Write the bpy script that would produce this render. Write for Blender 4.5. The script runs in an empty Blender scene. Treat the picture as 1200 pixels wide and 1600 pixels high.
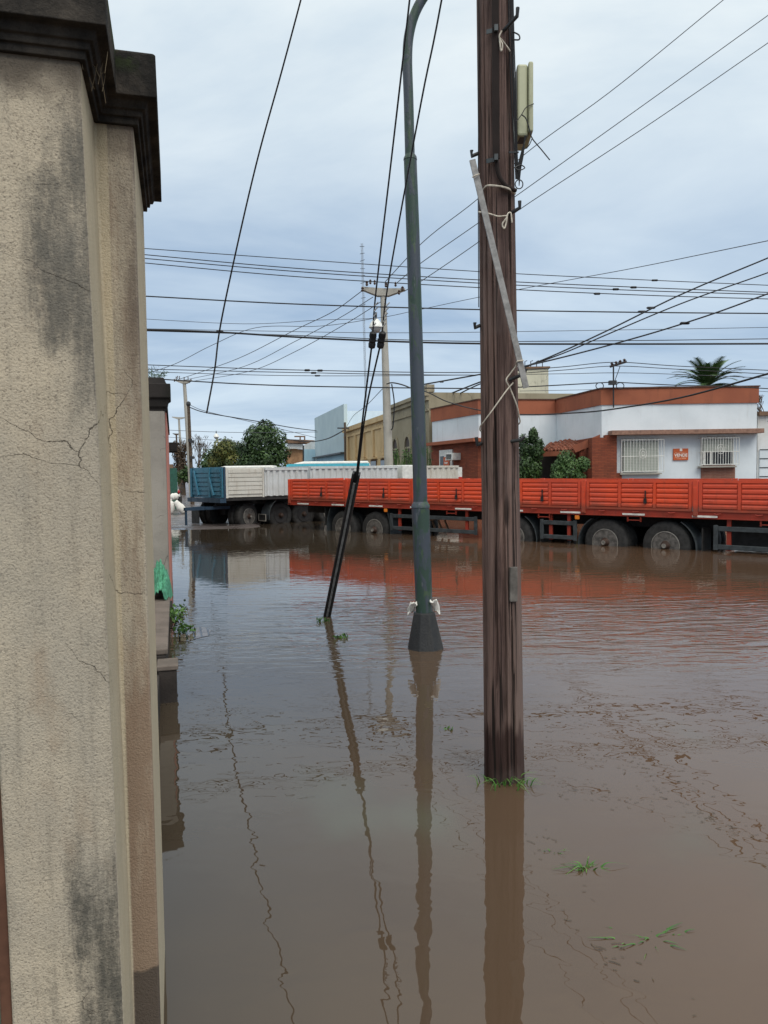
import bpy, math, random
import numpy as np
from mathutils import Vector, Matrix
R = math.radians
rng = random.Random(7)
sc = bpy.context.scene
col = sc.collection

# ------------------------------------------------------------ camera, world, sun, exposure
FPX = 1200.0; HC = 1.68; PITCH = math.atan(60/1200); ROLL = math.asin(.014)
cp, sp, cr, sr = math.cos(PITCH), math.sin(PITCH), math.cos(ROLL), math.sin(ROLL)
FW = Vector((0, cp, -sp)); R0 = Vector((1, 0, 0)); U0 = Vector((0, sp, cp))
RT = cr*R0 - sr*U0; UP = cr*U0 + sr*R0
cam_d = bpy.data.cameras.new('camera'); cam = bpy.data.objects.new('camera', cam_d); col.objects.link(cam)
cam.matrix_world = Matrix(((RT.x, UP.x, -FW.x, 0), (RT.y, UP.y, -FW.y, 0), (RT.z, UP.z, -FW.z, HC), (0, 0, 0, 1)))
cam_d.sensor_fit = 'VERTICAL'; cam_d.sensor_height = 32; cam_d.lens = 32*FPX/1600
cam_d.clip_start = .02; cam_d.clip_end = 3000
sc.camera = cam

SUN_EL, SUN_AZ = R(52), R(150)       # azimuth clockwise from +Y (the view direction)
w = bpy.data.worlds.new('World'); sc.world = w; w.use_nodes = True
nt = w.node_tree; nt.nodes.clear()
def wn(t, **k):
    n = nt.nodes.new(t)
    for a, b in k.items(): setattr(n, a, b)
    return n
out = wn('ShaderNodeOutputWorld'); bg = wn('ShaderNodeBackground'); nt.links.new(bg.outputs[0], out.inputs[0])
sky = wn('ShaderNodeTexSky', sky_type='NISHITA', sun_disc=False, sun_elevation=SUN_EL, sun_rotation=SUN_AZ)
tc = wn('ShaderNodeTexCoord'); sep = wn('ShaderNodeSeparateXYZ'); nt.links.new(tc.outputs['Generated'], sep.inputs[0])
# flat cloud deck: project the view direction on a plane overhead
zz = wn('ShaderNodeMath', operation='MAXIMUM'); zz.inputs[1].default_value = .0; nt.links.new(sep.outputs[2], zz.inputs[0])
za = wn('ShaderNodeMath', operation='ADD'); za.inputs[1].default_value = .16; nt.links.new(zz.outputs[0], za.inputs[0])
dx = wn('ShaderNodeMath', operation='DIVIDE'); nt.links.new(sep.outputs[0], dx.inputs[0]); nt.links.new(za.outputs[0], dx.inputs[1])
dy = wn('ShaderNodeMath', operation='DIVIDE'); nt.links.new(sep.outputs[1], dy.inputs[0]); nt.links.new(za.outputs[0], dy.inputs[1])
cmb = wn('ShaderNodeCombineXYZ'); nt.links.new(dx.outputs[0], cmb.inputs[0]); nt.links.new(dy.outputs[0], cmb.inputs[1])
mp = wn('ShaderNodeMapping'); mp.inputs['Scale'].default_value = (.55, 1.0, 1); mp.inputs['Rotation'].default_value = (0, 0, .35)
nt.links.new(cmb.outputs[0], mp.inputs[0])
n1 = wn('ShaderNodeTexNoise'); n1.inputs['Scale'].default_value = .8; n1.inputs['Detail'].default_value = 8; n1.inputs['Roughness'].default_value = .56; n1.inputs['Distortion'].default_value = .5
nt.links.new(mp.outputs[0], n1.inputs['Vector'])
cr1 = wn('ShaderNodeValToRGB'); e = cr1.color_ramp.elements
e[0].position = .36; e[0].color = (.36, .495, .68, 1); e[1].position = .62; e[1].color = (.65, .77, .89, 1)
nt.links.new(n1.outputs[0], cr1.inputs[0])
# overcast: brighter towards the zenith
cr2 = wn('ShaderNodeValToRGB'); e = cr2.color_ramp.elements
e[0].position = 0; e[0].color = (.95, .95, .94, 1); e[1].position = .60; e[1].color = (2.0, 1.65, 1.28, 1)
x = cr2.color_ramp.elements.new(.07); x.color = (.92, .93, .93, 1)
x = cr2.color_ramp.elements.new(.25); x.color = (.87, .88, .89, 1)
x = cr2.color_ramp.elements.new(.42); x.color = (1.30, 1.19, 1.05, 1)
nt.links.new(zz.outputs[0], cr2.inputs[0])
mu = wn('ShaderNodeMix', data_type='RGBA', blend_type='MULTIPLY'); mu.inputs[0].default_value = 1
nt.links.new(cr1.outputs[0], mu.inputs[6]); nt.links.new(cr2.outputs[0], mu.inputs[7])
ga = wn('ShaderNodeMix', data_type='RGBA', blend_type='MULTIPLY'); ga.inputs[0].default_value = 1; ga.inputs[7].default_value = (11.2, 11.2, 11.2, 1)
ga.clamp_result = False
nt.links.new(mu.outputs[2], ga.inputs[6])
mx = wn('ShaderNodeMix', data_type='RGBA'); mx.inputs[0].default_value = .93
nt.links.new(sky.outputs[0], mx.inputs[6]); nt.links.new(ga.outputs[2], mx.inputs[7])
nt.links.new(mx.outputs[2], bg.inputs[0]); bg.inputs[1].default_value = .1
sd = bpy.data.lights.new('sun', 'SUN'); sd.energy = 1.9; sd.angle = R(40); sd.color = (1, .96, .9)
so = bpy.data.objects.new('sun', sd); col.objects.link(so)
so.rotation_euler = (math.pi/2 - SUN_EL, 0, math.pi - SUN_AZ)   # light travels towards -Z of the lamp
vs = sc.view_settings; vs.view_transform = 'Standard'; vs.look = 'None'; vs.exposure = 0.0; vs.gamma = 1; vs.use_curve_mapping = False

# ------------------------------------------------------------ geometry helpers
def ray(px, py):
    return FW + RT*((px-600)/FPX) - UP*((py-800)/FPX)
def at(px, py, Y):                    # point seen at photo pixel (px, py) at distance Y along the street
    d = ray(px, py); return Vector((0, 0, HC)) + d*(Y/d.y)
def wat(px, py, z=0.0):               # the same on a level plane
    d = ray(px, py); return Vector((0, 0, HC)) + d*((z-HC)/d.z)
SD = Vector((-.2615, .9652, 0)); SN = Vector((.9652, .2615, 0))   # left street: along, across
def AB(a, b, z=0): return SD*a + SN*b + Vector((0, 0, z))

WM = {}
def tag(o, label=None, cat=None, group=None, kind=None):
    if label: o['label'] = label
    if cat: o['category'] = cat
    if group: o['group'] = group
    if kind: o['kind'] = kind
    return o
def thing(name, label, cat, loc=(0, 0, 0), rz=0, group=None, rx=0, M=None):
    o = bpy.data.objects.new(name, None); col.objects.link(o); o.empty_display_size = .2
    if M is None: M = Matrix.Translation(Vector(loc)) @ Matrix.Rotation(rz, 4, 'Z') @ Matrix.Rotation(rx, 4, 'Y')
    o.matrix_world = M; WM[o.name] = M.copy()
    return tag(o, label, cat, group)

class MB:
    """collects shapes; local=True means the coordinates are already in the parent's frame"""
    def __init__(s): s.v = []; s.f = []
    def add(s, vs, fs):
        n = len(s.v); s.v += [Vector(p) for p in vs]; s.f += [tuple(i+n for i in f) for f in fs]; return s
    def box(s, c, d, M=None):
        c = Vector(c); hx, hy, hz = d[0]/2, d[1]/2, d[2]/2
        p = [Vector((a*hx, b*hy, e*hz)) for a in (-1, 1) for b in (-1, 1) for e in (-1, 1)]
        if M is not None: p = [M @ q for q in p]
        return s.add([c+q for q in p], [(0, 1, 3, 2), (4, 6, 7, 5), (0, 4, 5, 1), (2, 3, 7, 6), (0, 2, 6, 4), (1, 5, 7, 3)])
    def box2(s, a, b):
        a = Vector(a); b = Vector(b); return s.box((a+b)/2, [abs(b[i]-a[i]) for i in range(3)])
    def bar(s, p, q, w, h, up=(0, 0, 1)):
        p = Vector(p); q = Vector(q); d = (q-p); L = d.length; d.normalize()
        u = Vector(up); x = d.cross(u)
        if x.length < 1e-4: x = d.cross(Vector((1, 0, 0)))
        x.normalize(); u = x.cross(d)
        M = Matrix((d, x, u)).transposed()
        return s.box((p+q)/2, (L, w, h), M)
    def tube(s, pts, r, n=8, cap=True, squash=None):
        pts = [Vector(p) for p in pts]; m = len(pts)
        rs = r if isinstance(r, (list, tuple)) else [r]*m
        vs = []; fs = []; prev = None
        for i, p in enumerate(pts):
            d = (pts[min(i+1, m-1)] - pts[max(i-1, 0)]).normalized()
            if prev is None:
                a = Vector((0, 0, 1)) if abs(d.z) < .9 else Vector((1, 0, 0))
                x = d.cross(a).normalized()
            else:
                x = (prev - d*prev.dot(d)).normalized()
            prev = x; y = d.cross(x)
            for k in range(n):
                t = 2*math.pi*k/n
                vs.append(p + (x*math.cos(t) + y*math.sin(t))*rs[i])
        for i in range(m-1):
            for k in range(n):
                a = i*n+k; b = i*n+(k+1) % n
                fs.append((a, b, b+n, a+n))
        if cap: fs.append(tuple(range(n))[::-1]); fs.append(tuple((m-1)*n+k for k in range(n)))
        return s.add(vs, fs)
    def lathe(s, prof, n=16, o=(0, 0, 0), M=None):      # prof: (r, h); axis +Z, turned by M
        o = Vector(o); vs = []; fs = []
        for r, h in prof:
            for k in range(n):
                t = 2*math.pi*k/n; q = Vector((r*math.cos(t), r*math.sin(t), h))
                vs.append(o + (M @ q if M is not None else q))
        m = len(prof)
        for i in range(m-1):
            for k in range(n):
                a = i*n+k; b = i*n+(k+1) % n; fs.append((a, b, b+n, a+n))
        if prof[0][0] > 1e-5: fs.append(tuple(range(n))[::-1])
        if prof[-1][0] > 1e-5: fs.append(tuple((m-1)*n+k for k in range(n)))
        return s.add(vs, fs)
    def prism(s, poly, z0, z1):                          # horizontal polygon
        n = len(poly); A = sum(poly[i][0]*poly[(i+1) % n][1]-poly[(i+1) % n][0]*poly[i][1] for i in range(n))
        if A < 0: poly = poly[::-1]
        vs = [(p[0], p[1], z0) for p in poly] + [(p[0], p[1], z1) for p in poly]
        fs = [tuple(range(n))[::-1], tuple(range(n, 2*n))] + [(i, (i+1) % n, (i+1) % n+n, i+n) for i in range(n)]
        return s.add(vs, fs)
    def slab(s, quad, off):                              # any planar polygon given thickness by the vector off
        off = Vector(off); n = len(quad); q = [Vector(p) for p in quad]
        vs = q + [p+off for p in q]
        fs = [tuple(range(n))[::-1], tuple(range(n, 2*n))] + [(i, (i+1) % n, (i+1) % n+n, i+n) for i in range(n)]
        return s.add(vs, fs)
    def loft(s, rings):
        n = len(rings[0]); vs = [p for r in rings for p in r]; fs = []
        for i in range(len(rings)-1):
            for k in range(n):
                a = i*n+k; b = i*n+(k+1) % n; fs.append((a, b, b+n, a+n))
        fs.append(tuple(range(n))[::-1]); fs.append(tuple((len(rings)-1)*n+k for k in range(n)))
        return s.add(vs, fs)
    def build(s, name, mat, parent=None, local=False, smooth=None, bevel=0):
        me = bpy.data.meshes.new(name)
        M = WM[parent.name] if parent is not None else Matrix.Identity(4)
        vs = s.v
        if parent is not None and not local:
            Mi = M.inverted(); vs = [Mi @ p for p in vs]
        me.from_pydata([tuple(p) for p in vs], [], s.f); me.validate(); me.update()
        import bmesh
        bm = bmesh.new(); bm.from_mesh(me); bmesh.ops.recalc_face_normals(bm, faces=bm.faces); bm.to_mesh(me); bm.free()
        if smooth is not None:
            me.polygons.foreach_set('use_smooth', [True]*len(me.polygons)); me.set_sharp_from_angle(angle=R(smooth))
        me.materials.append(mat)
        o = bpy.data.objects.new(name, me); col.objects.link(o)
        if parent is not None: o.parent = parent
        WM[o.name] = M.copy()
        if bevel:
            b = o.modifiers.new('bevel', 'BEVEL'); b.width = bevel; b.segments = 2; b.limit_method = 'ANGLE'; b.angle_limit = R(40)
        return o

def curve(pts, k=8):                                     # Catmull-Rom through 3-D points
    P = [Vector(p) for p in pts]; P = [P[0]*2-P[1]] + P + [P[-1]*2-P[-2]]; out = []
    for i in range(1, len(P)-2):
        for j in range(k):
            t = j/k; a, b, c, d = P[i-1], P[i], P[i+1], P[i+2]
            out.append(.5*((2*b)+(c-a)*t+(2*a-5*b+4*c-d)*t*t+(3*b-a-3*c+d)*t**3))
    out.append(P[-2]); return out

# ------------------------------------------------------------ material helpers
class Mat:
    def __init__(s, name, rough=.7, metal=0, ior=1.45, spec=.5):
        s.m = bpy.data.materials.new(name); s.m.use_nodes = True; s.t = s.m.node_tree
        s.p = s.t.nodes['Principled BSDF']; s.p.inputs['Roughness'].default_value = rough
        s.p.inputs['Metallic'].default_value = metal; s.p.inputs['IOR'].default_value = ior
        s.p.inputs['Specular IOR Level'].default_value = spec
        s.tc = s.t.nodes.new('ShaderNodeTexCoord'); s.co = s.tc.outputs['Object']
        s.bl = None
    def L(s, a, b): s.t.links.new(a, b)
    def n(s, ty, **k):
        n = s.t.nodes.new(ty)
        for a, b in k.items(): setattr(n, a, b)
        return n
    def mapping(s, scale=(1, 1, 1), rot=(0, 0, 0), loc=(0, 0, 0), src=None):
        m = s.n('ShaderNodeMapping'); m.inputs['Scale'].default_value = scale; m.inputs['Rotation'].default_value = rot; m.inputs['Location'].default_value = loc
        s.L(src or s.co, m.inputs[0]); return m.outputs[0]
    def noise(s, scale, detail=4, rough=.55, vec=None, dist=0):
        n = s.n('ShaderNodeTexNoise'); n.inputs['Scale'].default_value = scale; n.inputs['Detail'].default_value = detail
        n.inputs['Roughness'].default_value = rough; n.inputs['Distortion'].default_value = dist
        s.L(vec or s.co, n.inputs['Vector']); return n.outputs[0]
    def vor(s, scale, feature='DISTANCE_TO_EDGE', vec=None, rnd=1):
        n = s.n('ShaderNodeTexVoronoi', feature=feature); n.inputs['Scale'].default_value = scale; n.inputs['Randomness'].default_value = rnd
        s.L(vec or s.co, n.inputs['Vector']); return n.outputs[0]
    def math(s, op, a, b=0.0, clamp=False):
        n = s.n('ShaderNodeMath', operation=op, use_clamp=clamp)
        for i, q in enumerate((a, b)):
            if isinstance(q, (int, float)): n.inputs[i].default_value = q
            else: s.L(q, n.inputs[i])
        return n.outputs[0]
    def ramp(s, a, lo, hi, v0=0., v1=1.):                # smooth step between lo and hi
        n = s.n('ShaderNodeMapRange', interpolation_type='SMOOTHSTEP')
        n.inputs[1].default_value = lo; n.inputs[2].default_value = hi; n.inputs[3].default_value = v0; n.inputs[4].default_value = v1
        s.L(a, n.inputs[0]); return n.outputs[0]
    def mix(s, f, a, b, mode='MIX'):
        n = s.n('ShaderNodeMix', data_type='RGBA', blend_type=mode)
        for i, q in ((0, f), (6, a), (7, b)):
            if isinstance(q, (int, float)): n.inputs[i].default_value = q
            elif isinstance(q, tuple): n.inputs[i].default_value = q + (1,) if len(q) == 3 else q
            else: s.L(q, n.inputs[i])
        return n.outputs[2]
    def xyz(s, src=None):
        n = s.n('ShaderNodeSeparateXYZ'); s.L(src or s.co, n.inputs[0]); return n.outputs
    def col(s, c):
        if isinstance(c, tuple): s.p.inputs['Base Color'].default_value = c + (1,)
        else: s.L(c, s.p.inputs['Base Color'])
        return s
    def rough(s, r): s.L(r, s.p.inputs['Roughness']); return s
    def bump(s, h, dist=.01, strength=1):
        b = s.n('ShaderNodeBump'); b.inputs['Distance'].default_value = dist; b.inputs['Strength'].default_value = strength
        s.L(h, b.inputs['Height'])
        if s.bl: s.L(s.bl, b.inputs['Normal'])
        s.bl = b.outputs[0]; s.L(s.bl, s.p.inputs['Normal']); return s

def paint(name, c, c2=None, scale=3, rough=.5, metal=0, dirt=.5, dirtc=(.06, .05, .04), bump=.002, streak=True):
    m = Mat(name, rough, metal); c2 = c2 or tuple(v*.8 for v in c)
    a = m.noise(scale, 5); base = m.mix(m.ramp(a, .35, .65), c, c2)
    v = m.mapping((6, 6, 1.0) if streak else (3, 3, 3)); d = m.noise(1.6, 6, .65, v)
    base = m.mix(m.math('MULTIPLY', m.ramp(d, .5, .75), dirt), base, dirtc)
    f = m.noise(scale*14, 3); base = m.mix(m.math('MULTIPLY', f, .25), base, tuple(v*.55 for v in c))
    m.col(base); m.bump(m.noise(scale*10, 4), bump)
    m.rough(m.ramp(d, .3, .8, rough*.85, min(1, rough*1.35))); return m.m

def stucco(name, c, c2, stain=(.05, .045, .04), amount=.5, scale=1.0, bump=.004, cracks=True, low=None):
    m = Mat(name, .9, spec=.2)
    base = m.mix(m.ramp(m.noise(1.3*scale, 6, .6), .35, .65), c, c2)
    v = m.mapping((5, 5, .8)); st = m.noise(1.5*scale, 7, .65, v)
    base = m.mix(m.math('MULTIPLY', m.ramp(st, .52, .78), amount), base, stain)
    if low:                                              # damp band that rises from the ground
        z = m.xyz()[2]; zz = m.math('ADD', z, m.math('MULTIPLY', m.noise(2.5, 4), -.5))
        base = m.mix(m.ramp(zz, low[0], low[1], .75, 0), base, low[2])
    if cracks:
        cv = m.noise(3, 4); wv = m.n('ShaderNodeVectorMath', operation='ADD'); m.L(m.co, wv.inputs[0])
        nn = m.n('ShaderNodeTexNoise'); nn.inputs['Scale'].default_value = 5; m.L(m.co, nn.inputs['Vector'])
        sc_ = m.n('ShaderNodeVectorMath', operation='SCALE'); sc_.inputs[3].default_value = .25; m.L(nn.outputs[1], sc_.inputs[0]); m.L(sc_.outputs[0], wv.inputs[1])
        e = m.vor(1.7*scale, vec=wv.outputs[0]); ln = m.ramp(e, .002, .008, 1, 0)
        ln = m.math('MULTIPLY', ln, m.ramp(m.noise(1.1*scale, 2), .5, .6))
        base = m.mix(m.math('MULTIPLY', ln, .8), base, (.03, .025, .02))
        m.bump(ln, -.006)
    m.col(base); m.bump(m.noise(45, 5, .7), bump); return m.m

def plain(name, c, rough=.6, metal=0, var=.25, scale=8, bump=.001):
    m = Mat(name, rough, metal); a = m.noise(scale, 5, .6)
    m.col(m.mix(m.ramp(a, .3, .7), tuple(v*(1-var) for v in c), tuple(min(1, v*(1+var)) for v in c)))
    m.bump(a, bump); return m.m

def brick(name, c1=(.30, .085, .045), c2=(.22, .06, .035), mortar=(.17, .06, .04), w=.24, h=.065):
    m = Mat(name, .85, spec=.2); o = m.xyz(); u = m.math('ADD', o[0], o[1])
    cb = m.n('ShaderNodeCombineXYZ'); m.L(u, cb.inputs[0]); m.L(o[2], cb.inputs[1])
    b = m.n('ShaderNodeTexBrick'); m.L(cb.outputs[0], b.inputs[0]); b.inputs['Scale'].default_value = 1
    b.inputs['Brick Width'].default_value = w; b.inputs['Row Height'].default_value = h; b.inputs['Mortar Size'].default_value = .009
    b.inputs['Color1'].default_value = c1+(1,); b.inputs['Color2'].default_value = c2+(1,); b.inputs['Mortar'].default_value = mortar+(1,)
    base = m.mix(m.math('MULTIPLY', m.ramp(m.noise(2, 6), .45, .75), .45), b.outputs[0], (.10, .045, .03))
    m.col(base); m.bump(b.outputs[1], -.008); return m.m

# ------------------------------------------------------------ materials
M = {}
M['white_wall'] = stucco('white_wall', (.72, .78, .82), (.64, .70, .74), (.30, .29, .27), .28, .5, .002, cracks=False)
M['white_wall_worn'] = stucco('white_wall_worn', (.72, .74, .74), (.58, .58, .56), (.30, .24, .19), .6, .8, .003)
M['terracotta'] = stucco('terracotta', (.36, .125, .07), (.29, .10, .06), (.09, .05, .04), .55, .5, .002, cracks=False)
M['brick'] = brick('brick')
M['brick_dull'] = brick('brick_dull', (.27, .12, .085), (.22, .09, .07), (.30, .2, .15), .4, .06)
M['stone'] = brick('stone', (.20, .17, .13), (.10, .09, .075), (.04, .035, .03), .5, .17)
M['ochre_wall'] = stucco('ochre_wall', (.62, .47, .27), (.54, .39, .21), (.20, .12, .06), .65, .35, .002)
M['olive_wall'] = stucco('olive_wall', (.34, .30, .215), (.28, .245, .17), (.09, .08, .06), .6, .35, .002)
M['blue_wall'] = stucco('blue_wall', (.42, .62, .72), (.36, .55, .66), (.25, .28, .28), .35, .3, .002, cracks=False)
M['paleblue_wall'] = stucco('paleblue_wall', (.52, .64, .68), (.46, .58, .63), (.28, .30, .30), .3, .3, .002, cracks=False)
M['cream_wall'] = stucco('cream_wall', (.60, .58, .46), (.52, .50, .40), (.22, .20, .15), .5, .5, .002)
M['pink_wall'] = stucco('pink_wall', (.58, .25, .20), (.50, .21, .17), (.15, .09, .08), .4, .8, .003)
M['grey_wall'] = stucco('grey_wall', (.34, .31, .27), (.27, .245, .215), (.06, .05, .045), .55, 1.6, .005)
M['brown_wall'] = stucco('brown_wall', (.22, .14, .09), (.16, .10, .07), (.05, .04, .03), .5, .6, .003)
M['black_cornice'] = stucco('black_cornice', (.035, .03, .028), (.022, .02, .019), (.012, .014, .01), .6, 2, .005)
M['dark_glass'] = plain('dark_glass', (.02, .022, .026), .08, 0, .2)
M['shutter'] = (lambda: (lambda m: (m.col(m.mix(m.ramp(m.math('FRACT', m.math('MULTIPLY', m.xyz()[2], 16)), .0, .25), (.16, .17, .14), (.44, .47, .42))), m.m)[1])(Mat('shutter', .6)))()
M['white_metal'] = plain('white_metal', (.72, .72, .68), .4, 0, .12)
M['cream_plastic'] = paint('cream_plastic', (.48, .49, .33), (.42, .43, .29), 4, .45, 0, .5, (.16, .15, .1), .0005)
M['steel'] = plain('steel', (.30, .31, .32), .45, .6, .3, 20)
M['dark_steel'] = plain('dark_steel', (.045, .047, .05), .5, .4, .3, 20)
M['rubber'] = plain('rubber', (.028, .027, .026), .75, 0, .45, 9, .002)
M['cable'] = plain('cable', (.012, .012, .014), .55, 0, .2)
M['thin_cable'] = plain('thin_cable', (.055, .06, .07), .6, 0, .2)
M['concrete'] = stucco('concrete', (.44, .42, .37), (.36, .34, .30), (.16, .14, .11), .4, .8, .002, cracks=False)
M['insulator'] = plain('insulator', (.05, .025, .02), .2, 0, .2)
def orange_mat():
    m = Mat('faded_orange', .45); o = m.xyz()
    c = m.mix(m.ramp(m.noise(.9, 5, .6), .35, .65), (.74, .082, .026), (.60, .075, .035))
    c = m.mix(m.math('MULTIPLY', m.ramp(m.noise(1.5, 6, .7, m.mapping((3, 3, 1.2))), .52, .72), .45), c, (.30, .055, .03))
    c = m.mix(m.math('MULTIPLY', m.ramp(m.noise(5, 6, .75, m.mapping((1, 1, 3))), .60, .70), .75), c, (.09, .035, .022))
    c = m.mix(m.math('MULTIPLY', m.ramp(m.noise(3, 4, .6, m.mapping((.8, .8, 5), loc=(4, 1, 2))), .64, .70), .5), c, (.80, .22, .13))
    z = m.math('ADD', o[2], m.math('MULTIPLY', m.noise(2.2, 6, .7), -.35)); c = m.mix(m.ramp(z, .16, -.02, 0, .65), c, (.13, .06, .04))
    m.col(c); m.rough(m.ramp(m.noise(3, 5), .35, .7, .35, .75)); m.bump(m.noise(1.6, 3), .012); m.bump(m.noise(30, 3), .001); return m.m
M['orange'] = orange_mat()
M['orange_red'] = paint('orange_red', (.36, .040, .020), (.27, .035, .018), 2, .5, 0, .4, (.08, .03, .02), .001)
M['blue'] = paint('blue', (.055, .23, .34), (.045, .18, .28), 2, .45, 0, .35, (.03, .05, .06), .001)
M['navy'] = paint('navy', (.03, .065, .11), (.025, .05, .085), 2, .5, 0, .35, (.02, .03, .035), .001)
M['white_paint'] = paint('white_paint', (.68, .66, .60), (.60, .57, .50), 1.5, .5, 0, .5, (.24, .16, .09), .001)
M['white_paint_cool'] = paint('white_paint_cool', (.66, .68, .68), (.58, .59, .58), 1.5, .5, 0, .45, (.25, .21, .17), .001)
M['chassis'] = plain('chassis', (.022, .02, .02), .7, 0, .4)
M['guard'] = plain('guard', (.055, .065, .07), .5, .2, .3)
M['reflector'] = plain('reflector', (.75, .73, .68), .4, 0, .12)
M['amber'] = plain('amber', (.75, .22, .03), .3, 0, .1)
M['red_plastic'] = plain('red_plastic', (.5, .03, .03), .3, 0, .1)
M['tile_roof'] = plain('tile_roof', (.24, .085, .05), .85, 0, .5, 5, .01)
M['cord'] = plain('cord', (.55, .50, .42), .9, 0, .25, 40, .002)
M['cloth_white'] = plain('cloth_white', (.75, .73, .68), .9, 0, .1, 12, .01)
M['green_net'] = plain('green_net', (.07, .27, .16), .8, 0, .35, 25, .01)
M['sign_orange'] = plain('sign_orange', (.56, .11, .03), .5, 0, .08)
M['sign_white'] = plain('sign_white', (.85, .83, .78), .6, 0, .05)
M['cyan'] = plain('cyan', (.09, .48, .60), .35, 0, .1)
M['trunk'] = plain('trunk', (.09, .065, .045), .9, 0, .4, 12, .02)
M['door_brown'] = plain('door_brown', (.11, .05, .03), .6, 0, .3)
M['tank_wall'] = M['cream_wall']

def leaf_mat(name, c1, c2):
    m = Mat(name, .55); g = m.n('ShaderNodeNewGeometry'); f = g.outputs['Random Per Island']
    base = m.mix(f, c1, c2); base = m.mix(m.ramp(m.noise(.8, 3), .4, .65), base, tuple(v*.7 for v in c1))
    m.col(base); return m.m
M['leaf_dark'] = leaf_mat('leaf_dark', (.022, .055, .014), (.065, .125, .03))
M['leaf_mid'] = leaf_mat('leaf_mid', (.035, .085, .02), (.085, .16, .04))
M['leaf_bright'] = leaf_mat('leaf_bright', (.045, .12, .02), (.12, .22, .05))
M['leaf_palm'] = leaf_mat('leaf_palm', (.06, .12, .035), (.13, .21, .07))
M['leaf_yellow'] = leaf_mat('leaf_yellow', (.055, .09, .018), (.20, .18, .04))
M['leaf_brown'] = leaf_mat('leaf_brown', (.07, .045, .025), (.14, .085, .05))
M['grass'] = leaf_mat('grass', (.04, .13, .02), (.13, .26, .05))
M['debris'] = plain('debris', (.085, .06, .035), .8, 0, .5, 30)

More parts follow.
